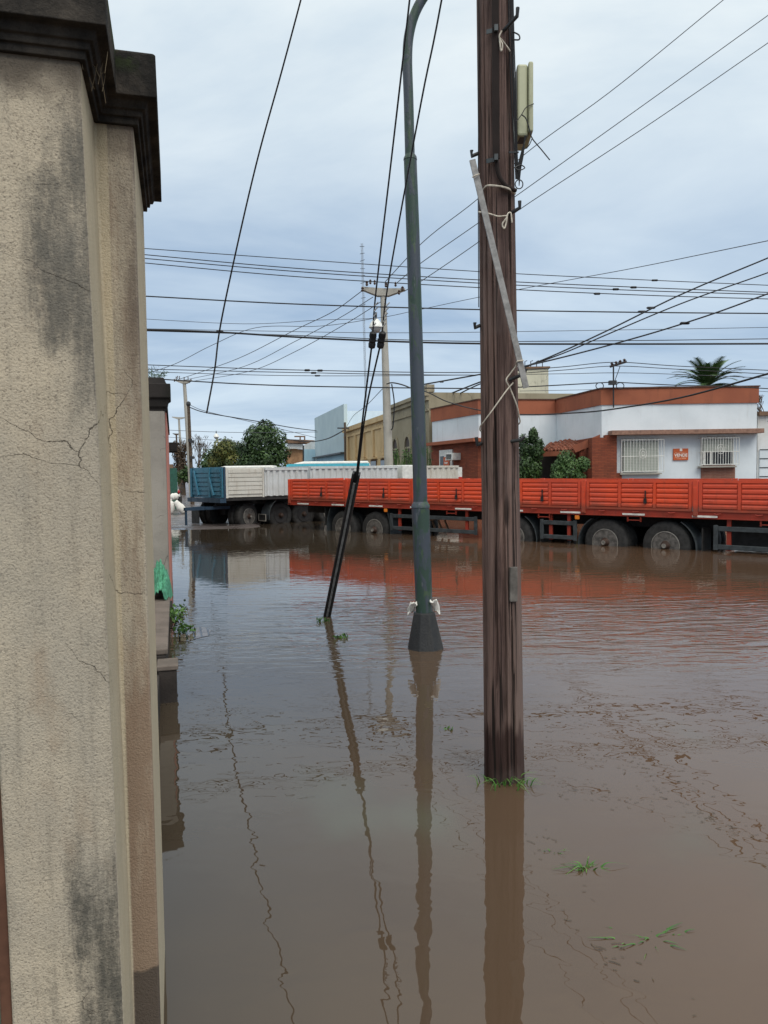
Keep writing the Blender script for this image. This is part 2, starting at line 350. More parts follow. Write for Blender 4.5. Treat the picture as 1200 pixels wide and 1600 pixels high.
# weathered near wall: stains and painted side light tied to places on the wall (x = across, y = along the street, z = height)
def near_wall_mat():
    m = Mat('weathered_stucco', .92, spec=.15); o = m.xyz(); X, Yy, Z = o[0], o[1], o[2]
    base = m.mix(m.ramp(m.noise(3.2, 6, .62), .35, .68), (.52, .445, .335), (.42, .365, .285))
    base = m.mix(m.math('MULTIPLY', m.ramp(m.noise(90, 4, .7), .5, .7), .55), base, (.30, .25, .19))
    base = m.mix(m.math('MULTIPLY', m.ramp(m.noise(7, 6, .7), .5, .72), .4), base, (.33, .29, .225))
    spk = m.noise(210, 2, .5); base = m.mix(m.math('MULTIPLY', m.ramp(spk, .56, .70), .6), base, (.15, .125, .10))
    base = m.mix(m.math('MULTIPLY', m.ramp(m.noise(2.2, 5, .6, m.mapping((1, 1, .5), loc=(9, 2, 5))), .45, .7), .4), base, (.30, .285, .25))
    gr = m.noise(2.0, 7, .7, m.mapping((13, 13, .9), loc=(2, 7, 0))); base = m.mix(m.math('MULTIPLY', m.ramp(gr, .48, .72), .5), base, (.20, .175, .14))
    XJ = m.math('ADD', X, m.math('MULTIPLY', m.math('SUBTRACT', m.noise(5, 5, .65), .5), .30))
    v = m.mapping((9, 9, 1.6)); sn = m.noise(1.5, 8, .7, v)
    fine = m.noise(70, 5, .75)
    pat = m.math('ADD', m.math('MULTIPLY', sn, .75), m.math('MULTIPLY', fine, .25))
    # orange-brown damp patches
    base = m.mix(m.math('MULTIPLY', m.ramp(m.noise(4.5, 5, .6, m.mapping((1.4, 1, .7), loc=(3, 0, 1.2))), .55, .75), .45), base, (.30, .21, .14))
    # grey-black mould streak near the front corner, upper part
    front = m.ramp(Yy, 1.836, 1.832)
    r1 = m.math('MULTIPLY', m.math('MULTIPLY', m.ramp(XJ, -.34, -.20), front), m.math('MULTIPLY', m.ramp(Z, 1.65, 2.0), m.ramp(Z, 2.60, 2.42)))
    f1 = m.ramp(m.math('ADD', pat, m.math('MULTIPLY', r1, .26)), .54, .86)
    base = m.mix(m.math('MULTIPLY', f1, .8), base, (.075, .075, .07))
    # mould climbing from below
    r2 = m.math('MULTIPLY', m.math('MULTIPLY', m.ramp(XJ, -.38, -.18), front), m.ramp(Z, 1.12, .70))
    f2 = m.ramp(m.math('ADD', pat, m.math('MULTIPLY', r2, .26)), .58, .86)
    base = m.mix(m.math('MULTIPLY', f2, .85), base, (.05, .05, .045))
    # dark brown band with a ragged lower edge under the cornice
    f3 = m.ramp(m.math('ADD', Z, m.math('MULTIPLY', m.noise(9, 4), .22)), 2.56, 2.70)
    base = m.mix(m.math('MULTIPLY', f3, .8), base, (.07, .055, .045))
    # light from the right painted as paler yellow on the faces towards the street
    side = m.math('MULTIPLY', m.ramp(Yy, 1.834, 1.845), m.ramp(X, -.143, -.148))
    side = m.math('MAXIMUM', side, m.math('MULTIPLY', m.ramp(X, -.088, -.082), m.ramp(Yy, 2.134, 2.15)))
    base = m.mix(m.math('MULTIPLY', side, .5), base, (.58, .49, .33))
    # pilaster: brown streaks, dark plinth
    pil = m.math('MULTIPLY', m.ramp(X, -.148, -.142), m.ramp(Yy, 2.145, 2.134))
    g1 = m.math('MULTIPLY', pil, m.ramp(m.math('ADD', sn, m.math('MULTIPLY', m.ramp(Z, 1.5, .6), .25)), .45, .75))
    base = m.mix(m.math('MULTIPLY', g1, .85), base, (.24, .165, .115))
    g3 = m.math('MULTIPLY', pil, m.math('MULTIPLY', m.ramp(Z, 1.75, 2.15), m.ramp(X, -.14, -.09)))
    base = m.mix(m.math('MULTIPLY', m.math('MULTIPLY', g3, m.ramp(pat, .3, .6)), .85), base, (.14, .115, .095))
    zc = m.math('ADD', Z, m.math('MULTIPLY', m.noise(14, 3), .05))
    base = m.mix(m.math('MULTIPLY', pil, m.ramp(zc, .372, .362)), base, (.10, .08, .065))
    # cracks
    nn = m.n('ShaderNodeTexNoise'); nn.inputs['Scale'].default_value = 7; nn.inputs['Detail'].default_value = 7; m.L(m.co, nn.inputs['Vector'])
    sc_ = m.n('ShaderNodeVectorMath', operation='SCALE'); sc_.inputs[3].default_value = .16; m.L(nn.outputs[1], sc_.inputs[0])
    wv = m.n('ShaderNodeVectorMath', operation='ADD'); m.L(m.mapping((.8, .8, 1.6)), wv.inputs[0]); m.L(sc_.outputs[0], wv.inputs[1])
    e = m.vor(2.2, vec=wv.outputs[0]); ln = m.math('MULTIPLY', m.ramp(e, .0006, .0032, 1, 0), m.ramp(m.noise(2.3, 3), .52, .66))
    base = m.mix(m.math('MULTIPLY', ln, .7), base, (.06, .05, .04))
    # hairline crazing
    e2 = m.vor(26, vec=wv.outputs[0]); l2 = m.math('MULTIPLY', m.ramp(e2, .008, .03, 1, 0), m.ramp(m.noise(5, 2), .5, .62))
    base = m.mix(m.math('MULTIPLY', l2, .15), base, (.10, .085, .07))
    m.col(base); m.bump(ln, -.003); m.bump(m.noise(170, 3, .65), .0028); m.bump(spk, -.0015); m.bump(m.noise(9, 4), .004)
    return m.m
M['near_wall'] = near_wall_mat()

def cornice_mat():
    m = Mat('mouldy_cornice', .95, spec=.1); o = m.xyz()
    base = m.mix(m.ramp(m.noise(8, 6, .65), .35, .7), (.022, .021, .020), (.072, .062, .052))
    base = m.mix(m.math('MULTIPLY', m.ramp(m.noise(14, 4), .45, .6), m.math('MULTIPLY', m.ramp(o[2], 2.68, 2.76), m.ramp(o[0], -.17, -.15))), base, (.04, .062, .016))
    m.col(base); m.bump(m.noise(60, 5, .7), .006); return m.m
M['near_cornice'] = cornice_mat()

def water_mat():
    m = Mat('flood_water', .0, ior=1.45); o = m.xyz()
    Y = o[1]; X = o[0]
    c = m.mix(m.ramp(m.noise(.25, 3), .35, .65), (.108, .063, .038), (.098, .060, .038))
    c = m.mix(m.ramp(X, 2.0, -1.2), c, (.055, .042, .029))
    c = m.mix(m.math('MULTIPLY', m.ramp(m.noise(.9, 3, .5, m.mapping((1, .6, 1), loc=(1, 4, 0))), .55, .75), m.math('MULTIPLY', m.ramp(Y, 6, 3.5), .5)), c, (.09, .105, .075))
    m.col(c)
    # long slow swell
    m.bump(m.noise(1.1, 2, .5, m.mapping((1, 1.6, 1)), .3), .0022)
    m.bump(m.noise(4.2, 2, .5, m.mapping((1, 1.4, 1), rot=(0, 0, .3)), .4), .0015)
    # ripple field in front of the orange trailer
    fld = m.math('MULTIPLY', m.ramp(Y, 5.6, 7.6), m.ramp(Y, 11.0, 9.0, .13, 1))
    patch = m.math('MULTIPLY', m.ramp(m.noise(.35, 2), .36, .6, .45, 1), m.ramp(X, -2.5, .5, .35, 1))
    fld = m.math('MULTIPLY', fld, patch)
    h = m.math('MULTIPLY', m.noise(3.6, 3, .5, m.mapping((.55, 1.9, 1), rot=(0, 0, -.12)), .8), fld)
    m.bump(h, .023)
    h2 = m.math('MULTIPLY', m.noise(11, 2, .5, m.mapping((.8, 1.6, 1)), .5), m.math('MULTIPLY', m.math('MULTIPLY', m.ramp(Y, 5, 7), m.ramp(Y, 12, 9, .2, 1)), patch))
    m.bump(h2, .0012)
    return m.m
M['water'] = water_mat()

def ground_mat():
    m = Mat('wet_road', .35); 
    a = m.noise(.5, 5); c = m.mix(m.ramp(a, .35, .65), (.085, .07, .066), (.13, .11, .105))
    c = m.mix(m.ramp(m.noise(3, 5), .5, .7), c, (.06, .05, .047))
    m.col(c); m.rough(m.ramp(m.noise(.8, 4, .5, m.mapping((1, 2.5, 1))), .38, .6, .16, .55)); m.bump(m.noise(9, 5), .01); return m.m
M['road'] = ground_mat()

def pole_wood():
    m = Mat('weathered_wood', .85, spec=.25); o = m.xyz()
    v = m.mapping((9, 9, .45)); g = m.noise(2.2, 9, .72, v, .9)
    v2 = m.mapping((26, 26, .5)); g2 = m.noise(3.0, 6, .7, v2, .3)
    c = m.mix(m.ramp(g, .36, .66), (.062, .038, .034), (.19, .125, .105))
    c = m.mix(m.math('MULTIPLY', m.ramp(g2, .48, .70), .5), c, (.038, .023, .021))
    g3 = m.noise(3.0, 5, .7, m.mapping((48, 48, .7)), .2); c = m.mix(m.math('MULTIPLY', m.ramp(g3, .5, .66), .5), c, (.24, .16, .14))
    # greyer, drier wood low down on the right side
    gm = m.math('MULTIPLY', m.ramp(m.math('ADD', m.math('MULTIPLY', o[0], 2.5), m.math('MULTIPLY', o[2], -.15)), -.25, .15), m.ramp(o[2], 2.1, .9))
    c = m.mix(m.math('MULTIPLY', gm, .8), c, m.mix(g2, (.25, .185, .16), (.10, .07, .06)))
    # waterline soak
    wz = m.math('ADD', o[2], m.math('MULTIPLY', m.noise(6, 3, .5, m.mapping((4, 4, .6))), -.35))
    c = m.mix(m.ramp(wz, .16, .06, 0, .8), c, (.03, .014, .012))
    c = m.mix(m.math('MULTIPLY', m.ramp(m.noise(3, 3, .5, m.mapping((14, 14, .22), loc=(5, 3, 1))), .60, .63), .9), c, (.01, .007, .006))
    kn = m.vor(1.0, 'F1', m.mapping((5.5, 5.5, 1.15), loc=(.3, .2, .6))); c = m.mix(m.ramp(kn, .07, .14, .85, 0), c, (.018, .011, .010)); m.bump(m.ramp(kn, .05, .16), .006)
    c = m.mix(m.math('MULTIPLY', m.ramp(m.noise(1.4, 4, .6), .5, .68), .35), c, (.21, .165, .15))
    m.col(c); m.bump(g, .012); m.bump(g2, .006); m.bump(g3, .002); return m.m
M['pole_wood'] = pole_wood()

def lamp_paint():
    m = Mat('peeling_paint', .5); g = m.noise(3.2, 6, .6, m.mapping((3, 3, .7)), .8)
    c = m.mix(m.ramp(g, .47, .53), (.030, .058, .045), (.048, .060, .078))
    c = m.mix(m.math('MULTIPLY', m.ramp(m.noise(7, 5, .6, m.mapping((2, 2, .5), loc=(2, 1, 0)), .5), .60, .64), .7), c, (.06, .10, .045))
    c = m.mix(m.math('MULTIPLY', m.ramp(m.noise(9, 5, .6, m.mapping((2, 2, .4), loc=(7, 1, 0))), .64, .68), .7), c, (.12, .13, .14))
    m.col(c); m.bump(m.ramp(g, .47, .53), .0012); m.bump(m.noise(40, 3), .001); return m.m
M['lamp_paint'] = lamp_paint()

# ------------------------------------------------------------ ground and water
def smooth(t): t = max(0, min(1, t)); return t*t*(3-2*t)
def gz(x, y):
    a = smooth((y-21.5 - .25*math.sin(x*1.3))/3.5) * smooth((-x-2.6-.12*(y-24))/1.6)
    b = smooth((y-36)/4)
    return -.42 + .46*max(a, b) + .01*math.sin(x*.9+y*.7)*math.sin(y*.31)
xs = sorted(set([-1500, -600, -250, -120, -70] + [i*1.0 for i in range(-50, 51, 5)] + [i*.5 for i in range(-32, 33)] + [70, 120, 250, 600, 1500]))
ys = sorted(set([-60, -30, -15, -6, 0, 6, 12] + [15+i*.5 for i in range(56)] + [44, 46, 50, 60, 80, 120, 200, 400, 900, 2500]))
g = MB(); nx = len(xs)
g.add([(x, y, gz(x, y)) for y in ys for x in xs], [(j*nx+i, j*nx+i+1, (j+1)*nx+i+1, (j+1)*nx+i) for j in range(len(ys)-1) for i in range(nx-1)])
tag(g.build('ground', M['road'], smooth=60), kind='structure')
wt = MB().add([(-200, -60, 0), (200, -60, 0), (200, 41, 0), (-200, 41, 0)], [(0, 1, 2, 3)])
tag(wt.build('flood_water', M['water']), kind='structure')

# ------------------------------------------------------------ near wall on the left
WMt = Matrix(((SN.x, SD.x, 0, 0), (SN.y, SD.y, 0, 0), (0, 0, 1, 0), (0, 0, 0, 1)))
nw = thing('garden_wall', 'cream stucco gate wall with mould streaks filling the left edge', 'wall', M=WMt)
def plan(e): return [(-1.6, 1.83-e), (-.176+e, 1.83-e), (-.176+e, 2.13-e), (-.08+e, 2.13-e), (-.08+e, 2.78+e), (-1.6, 2.78+e)]
def PW(z):
    q = -.149-.012*max(0, min(1, (z-.3)/1.3))-.015*max(0, min(1, (z-1.6)/.9)); l = -.385-.02*max(0, min(1, (z-.5)/1.5))
    return [(l, 1.83, z), (q, 1.83, z), (q, 2.13, z), (-.078-.003*z/2.6, 2.13, z), (-.08, 2.78, z), (-1.6, 2.78, z), (-1.6, 2.0, z), (l, 2.0, z)]
MB().loft([PW(z) for z in (-.45, .3, .7, 1.1, 1.6, 1.9, 2.2, 2.5, 2.62)]).build('wall_body', M['near_wall'], nw, local=True, smooth=25, bevel=.006)
b = MB(); rings = []
for e_, z in ((.012, 2.585), (.013, 2.602), (.021, 2.602), (.023, 2.616), (.031, 2.618), (.038, 2.636), (.060, 2.638), (.060, 2.742), (.054, 2.748), (.03, 2.75)):
    rings.append([(p[0], p[1], z) for p in plan(e_)])
b.loft(rings).build('cornice', M['near_cornice'], nw, local=True, bevel=.004)
b = MB(); b.box2((-.412, 1.842, -.45), (-.387, 1.99, 2.55)); b.build('door_frame', M['door_brown'], nw, local=True, bevel=.003)
b = MB(); b.box2((-1.5, 1.90, -.45), (-.414, 1.98, 2.55)); b.build('door_panel', plain('door_green', (.10, .16, .12), .6), nw, local=True)
# dry grass hanging in the cornice
b = MB()
for i in range(16):
    x0 = -.17+rng.uniform(-.01, .03); y0 = 1.85+rng.uniform(0, .14); z0 = 2.64
    b.tube(curve([(x0, y0, z0), (x0+rng.uniform(-.03, .03), y0+rng.uniform(-.02, .02), z0+rng.uniform(-.02, .04)), (x0+rng.uniform(-.06, .05), y0+rng.uniform(-.04, .02), z0-rng.uniform(.02, .1))], 4), .0007, 3)
tuft = b.build('dry_grass_tuft', plain('straw', (.20, .15, .09), .9)); tuft.matrix_world = WMt
tag(tuft, 'tuft of dry grass hanging from the dark cornice of the near wall', 'grass tuft')

# second pier of the wall, low wall, step and things on it
pr = thing('wall_pier', 'cracked grey pier with black capping stone beside the pink wall', 'pier', M=WMt)
MB().prism([(-.42, 9.4), (-.10, 9.4), (-.10, 9.85), (-.42, 9.85)], -.45, 2.47).build('pier_shaft', M['grey_wall'], pr, local=True, bevel=.01)
def ring(e, z, a0=9.4, a1=9.85, b0=-.42, b1=-.10): return [(b0-e, a0-e, z), (b1+e, a0-e, z), (b1+e, a1+e, z), (b0-e, a1+e, z)]
MB().loft([ring(-.01, 2.40), ring(.005, 2.47), ring(.03, 2.50), ring(.045, 2.58), ring(.075, 2.60), ring(.075, 2.76), ring(.03, 2.765), ring(.0, 2.84)]).build('capping', M['black_cornice'], pr, local=True, bevel=.008)
MB().prism([(-.44, 9.38), (-.075, 9.38), (-.075, 9.87), (-.44, 9.87)], -.45, .14).build('plinth', M['black_cornice'], pr, local=True, bevel=.01)

wet = stucco('wet_render', (.17, .14, .12), (.12, .10, .085), (.05, .045, .04), .5, 3, .004, cracks=False)
dk = stucco('dark_damp', (.05, .042, .038), (.035, .03, .028), (.02, .02, .02), .5, 3, .004, cracks=False)
lw = thing('low_wall', 'low dark brown wall running between the two stucco piers', 'low wall', M=WMt)
MB().box2((-.36, 6.12, -.45), (-.105, 9.36, .30)).build('wall_base', dk, lw, local=True, bevel=.01)
MB().box2((-.38, 6.12, .304), (-.09, 9.37, .35)).build('coping', wet, lw, local=True, bevel=.01)
MB().box2((-.40, 2.9, -.45), (-.15, 5.85, .22)).build('wall_base', dk, lw, local=True, bevel=.01)
st = thing('wall_step', 'squat dark block standing in the water at the end of the low wall', 'block', M=WMt)
MB().box2((-.16, 5.86, -.45), (-.028, 6.10, .24)).build('block_body', dk, st, local=True, bevel=.008)
MB().box2((-.17, 5.85, .243), (-.015, 6.11, .28)).build('block_top', wet, st, local=True, bevel=.008)

# submerged paving that just breaks the surface
def tile_mat():
    m = Mat('wet_tiles', .04, ior=1.36); o = m.xyz()
    cb = m.n('ShaderNodeCombineXYZ'); m.L(o[0], cb.inputs[0]); m.L(o[1], cb.inputs[1])
    bt = m.n('ShaderNodeTexBrick'); bt.offset = 0; m.L(cb.outputs[0], bt.inputs[0]); bt.inputs['Scale'].default_value = 1
    bt.inputs['Brick Width'].default_value = .075; bt.inputs['Row Height'].default_value = .2; bt.inputs['Mortar Size'].default_value = .009
    bt.inputs['Color1'].default_value = (.13, .10, .08, 1); bt.inputs['Color2'].default_value = (.12, .095, .075, 1); bt.inputs['Mortar'].default_value = (.012, .01, .01, 1)
    m.col(bt.outputs[0]); m.bump(bt.outputs[1], -.003); m.bump(m.noise(3, 2), .004); return m.m
pv = MB(); pp = [(-.02, 8.05), (.06, 8.0), (.17, 8.12), (.30, 8.22), (.33, 8.5), (.26, 8.72), (.10, 8.66), (-.02, 8.7)]
pv.add([(p[0], p[1], .003) for p in pp], [tuple(range(len(pp)))])
po = pv.build('pavement', tile_mat()); po.matrix_world = WMt; tag(po, kind='structure')

def leaves(mb, c, rad, n, size, rg, flat=.0, shell=.55, lumps=None):
    """leaf faces through lumpy volume"""
    lumps = lumps or [(Vector((rg.uniform(-.6, .6), rg.uniform(-.6, .6), rg.uniform(-.5, .6))), rg.uniform(.35, .6)) for _ in range(12)]
    c = Vector(c)
    for i in range(n):
        lc, lr = lumps[rg.randrange(len(lumps))]
        d = Vector((rg.gauss(0, 1), rg.gauss(0, 1), rg.gauss(0, 1))).normalized()
        r = lr*(shell + (1-shell)*rg.random()) if rg.random() < .8 else lr*rg.random()
        q = lc + d*r
        p = c + Vector((q.x*rad[0], q.y*rad[1], q.z*rad[2]))
        nrm = (d + Vector((rg.uniform(-1, 1), rg.uniform(-1, 1), rg.uniform(-.3, 1.2)))*.8).normalized()
        a = nrm.cross(Vector((rg.uniform(-1, 1), rg.uniform(-1, 1), rg.uniform(-1, 1)))).normalized(); bb = nrm.cross(a)
        s = size*rg.uniform(.6, 1.35)
        mb.add([p-a*s, p-bb*s*.45, p+a*s, p+bb*s*.45], [(0, 1, 2, 3)])
    return lumps

def mesh_raw(mb, name, mat, parent=None):
    me = bpy.data.meshes.new(name); Mw = WM[parent.name] if parent is not None else Matrix.Identity(4); Mi = Mw.inverted()
    me.from_pydata([tuple(Mi @ p) for p in mb.v], [], mb.f); me.materials.append(mat)
    o = bpy.data.objects.new(name, me); col.objects.link(o)
    if parent is not None: o.parent = parent
    WM[o.name] = Mw.copy(); return o

# green netting bag and creeping plant by the pier
b = MB(); c0 = AB(8.95, -.20, .36); vsg = []; nn, mm = 26, 22; rg = random.Random(12)
for j in range(mm+1):
    for i in range(nn+1):
        u = i/nn*2-1; v = j/mm*2-1; rr = max(0, 1-u*u*.9-v*v*.7)
        fold = .035*math.sin(7*u+4*math.sin(3*v))+.025*math.sin(13*v+3*u)+.016*math.sin(19*u-7*v)
        z = .30*rr**.6*(.75+.25*math.sin(4*v+1))+fold*(.3+rr)
        x = u*.115*(1+.25*math.sin(3*v+1)); y = v*.42*(1+.15*math.sin(4*u))
        if x > .09: z -= (x-.09)*2.2
        vsg.append(c0+SN*x+SD*y+Vector((0, 0, max(z, -.06 if x > .05 else .0)+rg.uniform(0, .012))))
b.add(vsg, [(j*(nn+1)+i, j*(nn+1)+i+1, (j+1)*(nn+1)+i+1, (j+1)*(nn+1)+i) for j in range(mm) for i in range(nn)])
tag(b.build('netting_bag', M['green_net'], smooth=80), 'crumpled green netting bag lying on the low wall by the grey pier', 'bag')
cp_ = thing('creeping_plant', 'leafy green plant growing from the wall foot by the grey pier', 'plant', AB(8.6, -.04, 0))
b = MB(); rg = random.Random(3)
leaves(b, AB(8.7, -.02, .16), (.14, .22, .17), 160, .028, rg)
leaves(b, AB(8.45, .06, .05), (.12, .1, .06), 70, .026, rg)
mesh_raw(b, 'foliage', M['leaf_bright'], cp_)
b = MB()
for k in range(6):
    b.tube(curve([AB(8.7, -.07, .0), AB(8.65, -.03+.02*k, .1+.03*k), AB(8.5, .05*k*.4, .08+.02*k)], 4), .004, 5)
b.build('stem', M['trunk'], cp_)

# weed sprouts on the pier top
b = MB(); rg = random.Random(5)
for k in range(22):
    p = AB(9.5+rg.uniform(0, .3), -.16+rg.uniform(-.15, .05), 2.83); b.tube(curve([p, p+Vector((rg.uniform(-.03, .03), 0, .05)), p+Vector((rg.uniform(-.09, .09), 0, rg.uniform(.06, .18)))], 3), .0025, 4)
leaves(b, AB(9.6, -.17, 2.90), (.14, .12, .09), 60, .014, rg)
tag(mesh_raw(b, 'weed', M['leaf_mid']), 'small weeds sprouting on top of the grey pier', 'weed')

# ------------------------------------------------------------ buildings along the left street
pk = thing('pink_house', 'pink plastered house wall seen edge on behind the grey pier', 'house', AB(10, -.1, 0))
MB().add([], []).prism([tuple(AB(9.9, -.085)[:2]), tuple(AB(15.5, -.10)[:2]), tuple(AB(15.5, -5)[:2]), tuple(AB(9.9, -5)[:2])], -.45, 2.48).build('wall', M['pink_wall'], pk, bevel=.01)
MB().prism([tuple(AB(9.89, -.065)[:2]), tuple(AB(15.52, -.08)[:2]), tuple(AB(15.52, -5)[:2]), tuple(AB(9.89, -5)[:2])], 2.484, 2.54).build('coping', M['black_cornice'], pk)
bh = thing('brown_house', 'dark brown weathered house beyond the pink wall on the left', 'house', AB(17, -.1, 0))
MB().prism([tuple(AB(16, -.20)[:2]), tuple(AB(27, -.36)[:2]), tuple(AB(27, -6)[:2]), tuple(AB(16, -6)[:2])], -.45, 3.1).build('wall', M['brown_wall'], bh)
MB().prism([tuple(AB(18, .06)[:2]), tuple(AB(19.2, .06)[:2]), tuple(AB(19.2, -.2)[:2]), tuple(AB(18, -.2)[:2])], 2.25, 2.45).build('canopy', M['black_cornice'], bh)
MB().prism([tuple(AB(16.2, -.13)[:2]), tuple(AB(16.4, -.13)[:2]), tuple(AB(16.4, -.195)[:2]), tuple(AB(16.2, -.195)[:2])], -.4, 3.2).build('drainpipe', M['dark_steel'], bh)
gh = thing('green_shutter_shop', 'low shop front with dark green ribbed shutter behind white sacks', 'shop', AB(40, 0, 0))
MB().prism([tuple(AB(40.25, -.1)[:2]), tuple(AB(48, -.1)[:2]), tuple(AB(48, -6)[:2]), tuple(AB(40.25, -6)[:2])], -.45, 2.3).build('wall', M['brown_wall'], gh)
MB().prism([tuple(AB(40, .10)[:2]), tuple(AB(40.2, .10)[:2]), tuple(AB(40.2, -1.5)[:2]), tuple(AB(40, -1.5)[:2])], 0, 2.1).build('shutter', plain('green_shutter', (.02, .085, .06), .6), gh)

# ------------------------------------------------------------ street across the junction
N0 = Vector((2.4, 40, 0)); ND = Vector((-.2195, .9756, 0))
def fac(px):                                            # distance along the facade line seen at column px
    r = (px-600)/1200 - .0; return (N0.x - r*N0.y)/(r*ND.y - ND.x)
def FP(t, off=0, z=0): return N0 + ND*t + Vector((.9756, .2195, 0))*off + Vector((0, 0, z))   # off > 0 goes behind the facade
def bx(b, t0, t1, o0, o1, z0, z1):
    b.slab([FP(t0, o0, z0), FP(t1, o0, z0), FP(t1, o1, z0), FP(t0, o1, z0)], (0, 0, z1-z0)); return b
def zat(px, py, t): 
    p = FP(t); s = 1200/p.y; yh = 740-.014*(px-600); return HC+(yh-py)/s
# olive building with arches
ol = thing('arched_building', 'olive plastered old building with three arched windows and cornice', 'building', FP(4))
tA, tB = 0.0, fac(612); H = 5.85
bx(MB(), tA, tB, 0, 9, -.4, H).build('wall', M['olive_wall'], ol)
b = MB(); bx(b, tA-.1, tB, -.25, -.003, H-.18, H+.02); bx(b, tA-.05, tB, -.14, -.003, H-.40, H-.184); bx(b, tA, tB, -.07, -.003, H-.95, H-.85); bx(b, tA-.05, tA+.6, -.1, .3, H+.023, H+.4)
b.build('cornice', M['olive_wall'], ol)
for tc_ in (1.15, 4.3, 7.3):
    w_ = .62
    b = MB(); outl = []
    for k in range(9):
        a = math.pi*k/8; outl.append(FP(tc_-w_*math.cos(a)*1.0, -.004, 3.15+w_*math.sin(a)))
    outl += [FP(tc_+w_, -.004, .9), FP(tc_-w_, -.004, .9)]
    fr = MB(); 
    ri = []; ro = []
    for k in range(17):
        a = math.pi*k/16; ri.append((-math.cos(a)*w_, 3.15+math.sin(a)*w_)); ro.append((-math.cos(a)*(w_+.16), 3.15+math.sin(a)*(w_+.16)))
    for k in range(16):
        q = [FP(tc_+ri[k][0], -.01, ri[k][1]), FP(tc_+ri[k+1][0], -.01, ri[k+1][1]), FP(tc_+ro[k+1][0], -.01, ro[k+1][1]), FP(tc_+ro[k][0], -.01, ro[k][1])]
        fr.slab(q, Vector((-.9756, -.2195, 0))*.09)
    bx(fr, tc_-w_-.16, tc_-w_, -.10, -.01, .9, 3.15); bx(fr, tc_+w_, tc_+w_+.16, -.10, -.01, .9, 3.15)
    wo = fr.build('window', M['olive_wall'], ol)
    bp = MB().slab(outl, Vector((-.9756, -.2195, 0))*.02); bp.build('pane', plain('brown_shutter', (.05, .032, .022), .6), wo)
    bb = MB(); bx(bb, tc_-w_, tc_+w_, -.05, -.03, 3.1, 3.2); bx(bb, tc_-.03, tc_+.03, -.05, -.03, .9, 3.1); bb.build('glazing_bar', M['olive_wall'], wo)
# ochre building
oc = thing('ochre_building', 'ochre yellow building with flat pilasters and square dark windows', 'building', FP(15))
t0, t1 = tB+.05, fac(540); H = zat(575, 658, (fac(602)+fac(560))/2)
bx(MB(), t0, t1, 0, 10, -.4, H).build('wall', M['ochre_wall'], oc)
b = MB(); bx(b, t0, t1, -.18, -.003, H-.3, H+.05); bx(b, t0, t1, -.08, -.003, H-.75, H-.6)
for k in range(5):
    t = t0+1.5+k*3.3; bx(b, t, t+.5, -.14, -.003, 2.9, H-.76); bx(b, t-.9, t+1.2, -.3, -.003, 2.70, 2.82)
b.build('pilaster', M['ochre_wall'], oc)
for k in range(5):
    t = t0+1.0+k*3.3; wo = bx(MB(), t-.1, t+1.9, -.03, -.003, 1.1, 2.65).build('window', M['brown_wall'], oc)
    bx(MB(), t, t+1.8, -.05, -.033, 1.2, 2.55).build('pane', M['dark_glass'], wo)
bx(MB(), t0+3, t1-1, 3, 9, H, H+1.1).build('roof', M['white_wall'], oc)
# blue building
bl = thing('blue_building', 'pale blue showroom with tall sloping parapet and dark ribbon window', 'building', FP(30))
t0, t1 = t1+.1, fac(494); zt0 = zat(540, 632, t0); zt1 = zat(494, 654, t1)
b = MB(); b.slab([FP(t0, 0, 3.4), FP(t1, 0, 3.4), FP(t1, 0, zt1), FP(t0, 0, zt0)], Vector((.9756, .2195, 0))*.3); b.build('parapet', M['paleblue_wall'], bl)
bx(MB(), t0, t1, .1, 12, -.4, 3.38).build('wall', M['blue_wall'], bl)
bx(MB(), t0, t1, -.35, .098, 3.42, 3.55).build('ledge', M['dark_steel'], bl)
wo = bx(MB(), t0+.2, t1-1, .04, .097, .9, 2.05).build('window', M['dark_steel'], bl)
b = MB()
for k in range(9):
    t = t0+.4+k*(t1-t0-1.8)/9; bx(b, t, t+(t1-t0-1.8)/9-.25, .01, .037, 1.0, 1.98)
b.build('pane', M['dark_glass'], wo)
# tall white block behind the ochre roof
b = MB(); wb = thing('white_warehouse', 'white painted warehouse roof rising behind the ochre building', 'warehouse', at(575, 700, 78))
MB().slab([at(541, 642, 76), at(600, 642, 84), at(600, 780, 84), at(541, 780, 76)], (0, 12, 0)).build('wall', M['white_wall'], wb)
# shed, brown and white houses further left
sh = thing('corrugated_shed', 'pale shed with a blue billboard panel beside the blue building', 'shed', at(480, 745, 84))
MB().slab([at(474, 696, 84), at(494, 687, 84), at(494, 775, 84), at(474, 775, 84)], (2, 8, 0)).build('wall', M['white_wall_worn'], sh)
MB().slab([at(475, 702, 83.5), at(493, 702, 83.5), at(493, 721, 83.5), at(475, 721, 83.5)], (0, .2, 0)).build('billboard', M['blue_wall'], sh)
b = MB(); b.bar(at(474, 696, 83), at(474, 721, 83), .15, .15); b.build('post', M['dark_steel'], sh)
rh = thing('rusty_house', 'low brown house with white roof strip between tree and shed', 'house', at(462, 745, 95))
MB().slab([at(446, 700, 95), at(473, 702, 95), at(473, 775, 95), at(446, 775, 95)], (0, 8, 0)).build('wall', plain('rust_wall', (.30, .17, .09), .9, 0, .4, 1), rh)
MB().slab([at(449, 693, 94.5), at(473, 694, 94.5), at(473, 701, 94.5), at(449, 701, 94.5)], (0, .4, 0)).build('roof', M['white_metal'], rh)
b = MB().slab([at(446, 686, 94), at(494, 688, 94), at(494, 693, 94), at(446, 692, 94)], (0, 3, 0)); b.bar(at(460, 682, 93.8), at(477, 682, 93.8), .2, .15); b.bar(at(469, 682, 93.8), at(469, 690, 93.8), .15, .15); b.bar(at(476, 682, 93.8), at(476, 690, 93.8), .15, .15)
